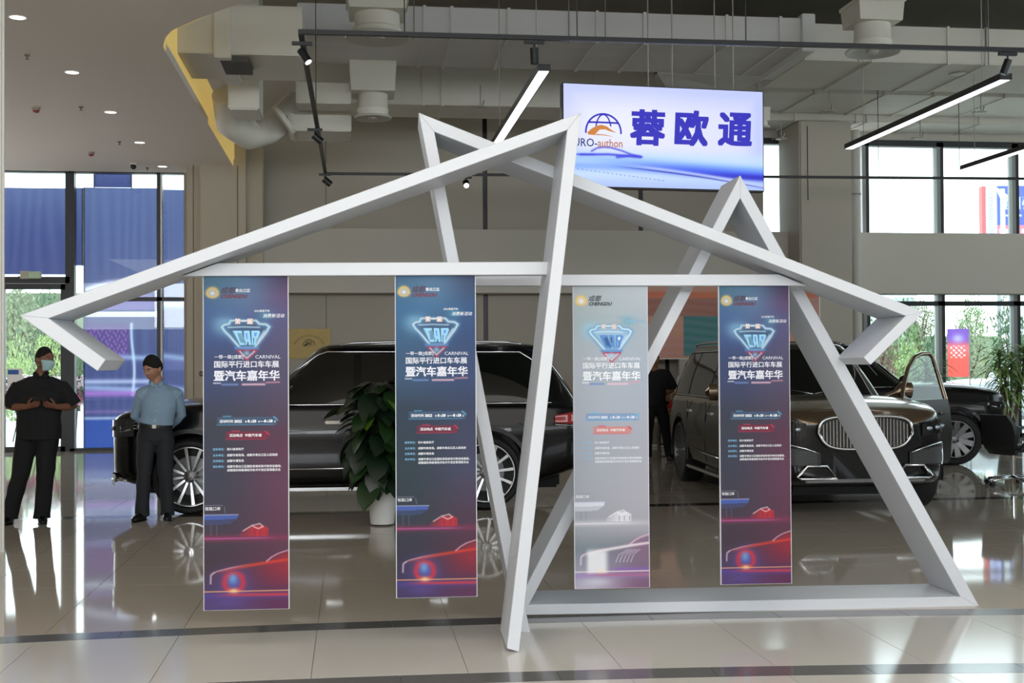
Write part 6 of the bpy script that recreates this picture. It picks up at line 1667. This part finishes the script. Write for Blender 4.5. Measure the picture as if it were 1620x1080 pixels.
    for s in ('L', 'R'):
        kn, an, hj = V3(J['kn' + s]), V3(J['an' + s]), V3(J['hj' + s])
        tube(bm, [hj + Vector((0, 0, .04)), hj - Vector((0, 0, .06)), hj.lerp(kn, .5), kn, kn.lerp(an, .5), an + Vector((0, 0, .0)), an - Vector((0, 0, .035))], [.09, .102 * tw, .090 * tw, .077 * tw, .070 * tw, .070 * tw, .073 * tw], n=18, ry=[.10, .11, .095, .08, .075, .08, .085])
    remesh('trousers', bm, voxel * 1.15, trousers, r, 3, disp=.004, dscale=5)
    if belt:
        bm = bmesh.new(); c = hp + Vector((0, 0, .075))
        lathe(bm, [(.174 * B_, -.016), (.180 * B_, -.016), (.180 * B_, .016), (.174 * B_, .016)], 32, closed=True, c=(0, 0, 0)); bmesh.ops.scale(bm, verts=bm.verts, vec=(1.0, .76, 1)); bmesh.ops.translate(bm, verts=bm.verts, vec=c)
        bt = bm_obj('belt', bm, m_shoe, r, smooth=40); bm = bmesh.new(); box(bm, c.x - .02, c.x + .02, c.y - .141 * B_, c.y - .134 * B_, c.z - .018, c.z + .018, .003); bm_obj('buckle', bm, m_chrome, bt)
    for s in ('L', 'R'):
        an = V3(J['an' + s]); t = V3(J['toe' + s]); u = t.normalized(); bm = bmesh.new(); z0 = an.z
        b = lambda f_, z: Vector((an.x + t.x * f_, an.y + t.y * f_, z))
        tube(bm, [b(-.45, .038), b(-.3, .045), b(.1, .052), b(.6, .040), b(1.15, .032), b(1.38, .026)], [.022, .036, .043, .047, .042, .018], n=16, ry=[.034, .046, .050, .038, .028, .018], ref=(u.y, -u.x, 0))
        for v in bm.verts: v.co.z = max(v.co.z, .004)
        so = bm_obj('shoe', bm, m_shoe, r, smooth=60)
        bm = bmesh.new(); tube(bm, [b(-.46, .006), b(.1, .006), b(.7, .006), b(1.38, .006)], [.030, .043, .048, .022], n=16, ry=.006, ref=(u.y, -u.x, 0))
        bm_obj('sole', bm, m_trimb, so)
    return r
def hair_short(d, z): return d.z + .80 * max(0, d.y) - .15 * max(0, -d.y) + .37 * abs(d.x) - .355
def hair_buzz(d, z): return d.z + .80 * max(0, d.y) - .15 * max(0, -d.y) + .34 * abs(d.x) - .37

# man 1: heavy build, black polo, mask, phone (x to the right of the picture, facing the camera)
f1 = at_z(45, 828); S1 = F / f1.dot(FW0)
def toworld_rz(d): return -math.atan2(0, 1) 
p1 = Vector((f1.x, f1.y, 0)); rz_cam = -YAW + math.atan2(-0.0, 1)
X = lambda px, S, px0: (px - px0) / S
J1 = dict(head=(.155, -.03, 1.645), neck=(.125, 0, 1.50), chest=(.11, 0, 1.25), waist=(.10, -.01, 1.08), hip=(.085, 0, .93), hem=(.10, -.005, .845),
          shL=(-.10, 0, 1.365), elL=(-.185, .03, 1.165), wrL=(.035, -.20, 1.18), shR=(.32, 0, 1.365), elR=(.425, .03, 1.16), wrR=(.285, -.20, 1.175),
          hfL=(.80, -.55, .22), hnL=(.5, .3, .8), hfR=(-.80, -.55, .22), hnR=(-.5, .3, .8), curlL=.8, curlR=.8, th=.7,
          hjL=(-.005, 0, .90), knL=(-.07, -.02, .50), anL=(-.185, .02, .085), toeL=(-.03, -.13, 0), hjR=(.175, 0, .90), knR=(.165, -.02, .50), anR=(.125, .02, .085), toeR=(.03, -.13, 0), tw=1.18)
# arms: 'L' is the one on the picture's left, so mirror the thumb side
man1 = person(p1, rz_cam + .21, 'stocky man in black polo and trousers with pale face mask, holding a phone', J1, m_skin1, m_hairs, m_blk, m_blk, .0055, 'short', (hair_buzz, .025), look=(math.radians(48), 0), bulk=1.22, mask=True, collar=m_blk)
# phone in his hands: a thing of its own
q = man1.matrix_world
bpy.context.view_layer.update()
pc_ = man1.matrix_world @ Vector((.16, -.315, 1.262))
ph = empty('mobile_phone', pc_, rz_cam, 'dark mobile phone held in both hands by the masked man', 'phone'); ph.rotation_euler = (math.radians(35), 0, rz_cam)
bm = bmesh.new(); box(bm, -.075, .075, -.036, .036, -.005, .004, .004); bm_obj('case', bm, m_black, ph, smooth=40)
bm = bmesh.new(); box(bm, -.070, .070, -.032, .032, .004, .0046); bm_obj('display', bm, mat('phone_glass', '10141a', .05), ph)
# man 2: blue shirt, hands behind the back
f2 = at_z(243, 823); p2 = Vector((f2.x, f2.y, 0))
J2 = dict(head=(-.005, -.02, 1.545), neck=(.035, .01, 1.405), chest=(.055, 0, 1.17), waist=(.035, -.01, 1.03), hip=(.02, 0, .885), hem=(.03, -.005, .99),
          shL=(-.115, 0, 1.285), elL=(-.185, .09, 1.06), wrL=(-.02, .20, .93), shR=(.225, .02, 1.285), elR=(.265, .11, 1.065), wrR=(.12, .21, .925),
          hfL=(.9, .1, -.35), hnL=(0, 1, 0), hfR=(-.9, .1, -.35), hnR=(0, 1, 0), curlL=.5, curlR=.5,
          hjL=(-.065, 0, .86), knL=(-.09, -.02, .48), anL=(-.115, .02, .085), toeL=(-.05, -.13, 0), hjR=(.105, 0, .86), knR=(.12, -.02, .48), anR=(.135, .02, .085), toeR=(.01, -.13, 0), tw=.90)
man2 = person(p2, rz_cam + .18, 'slim man in light blue shirt and charcoal trousers, hands behind his back, looking down', J2, m_skin2, m_hairb, m_shirt, m_char, .0055, 'long', (hair_short, .15), look=(math.radians(-34), math.radians(17)), bulk=.96, belt=True, collar=m_shirt)
# man 3: black t-shirt, hand on hip, far back
f3 = at_z(1040, 728); p3 = Vector((f3.x, f3.y, 0))
J3 = dict(head=(-.04, 0, 1.60), neck=(-.03, 0, 1.46), chest=(-.02, 0, 1.27), waist=(-.03, 0, 1.05), hip=(-.03, 0, .90), hem=(-.03, 0, .88),
          shL=(-.20, 0, 1.39), elL=(-.30, .08, 1.12), wrL=(-.16, .16, 1.0), shR=(.16, 0, 1.39), elR=(.28, .10, 1.14), wrR=(.10, .16, 1.02),
          hfL=(1, 0, -.2), hnL=(0, 1, 0), hfR=(-1, 0, -.2), hnR=(0, 1, 0), hjL=(-.11, 0, .87), knL=(-.14, 0, .48), anL=(-.16, .02, .085), toeL=(-.03, -.13, 0),
          hjR=(.06, 0, .87), knR=(.13, 0, .48), anR=(.20, .02, .085), toeR=(.03, -.13, 0), tw=.95)
man3 = person(p3, rz_cam, 'man in black t-shirt and black trousers with an arm bent behind him, far back', J3, m_skin1, m_hairb, m_blk, m_blk, .010, 'short', (hair_short, .08), look=(.2, .1), bulk=1.0)
# man 4: head and white collar above the brown car
p4 = place((1093 - 810) / (F / 21.6), 21.6)
J4 = dict(J3); J4.update(head=(-.02, 0, 1.46), neck=(0, 0, 1.33), elL=(-.24, .0, 1.08), wrL=(-.24, -.06, .86), elR=(.22, 0, 1.08), wrR=(.22, -.06, .86), hfL=(0, -.1, -1), hfR=(0, -.1, -1), hnL=(1, 0, 0), hnR=(-1, 0, 0))
for k_ in ('chest', 'shL', 'shR'): J4[k_] = (J4[k_][0] + .02, 0, J4[k_][2] - .1)
man4 = person(p4, rz_cam, 'man whose head and white collar show behind the rear of the brown car', J4, m_skin1, m_hairb, mat('shirt_white', 'd4d6d8', .8), m_char, .010, 'long', (hair_short, .08), look=(.15, .05), bulk=.98)
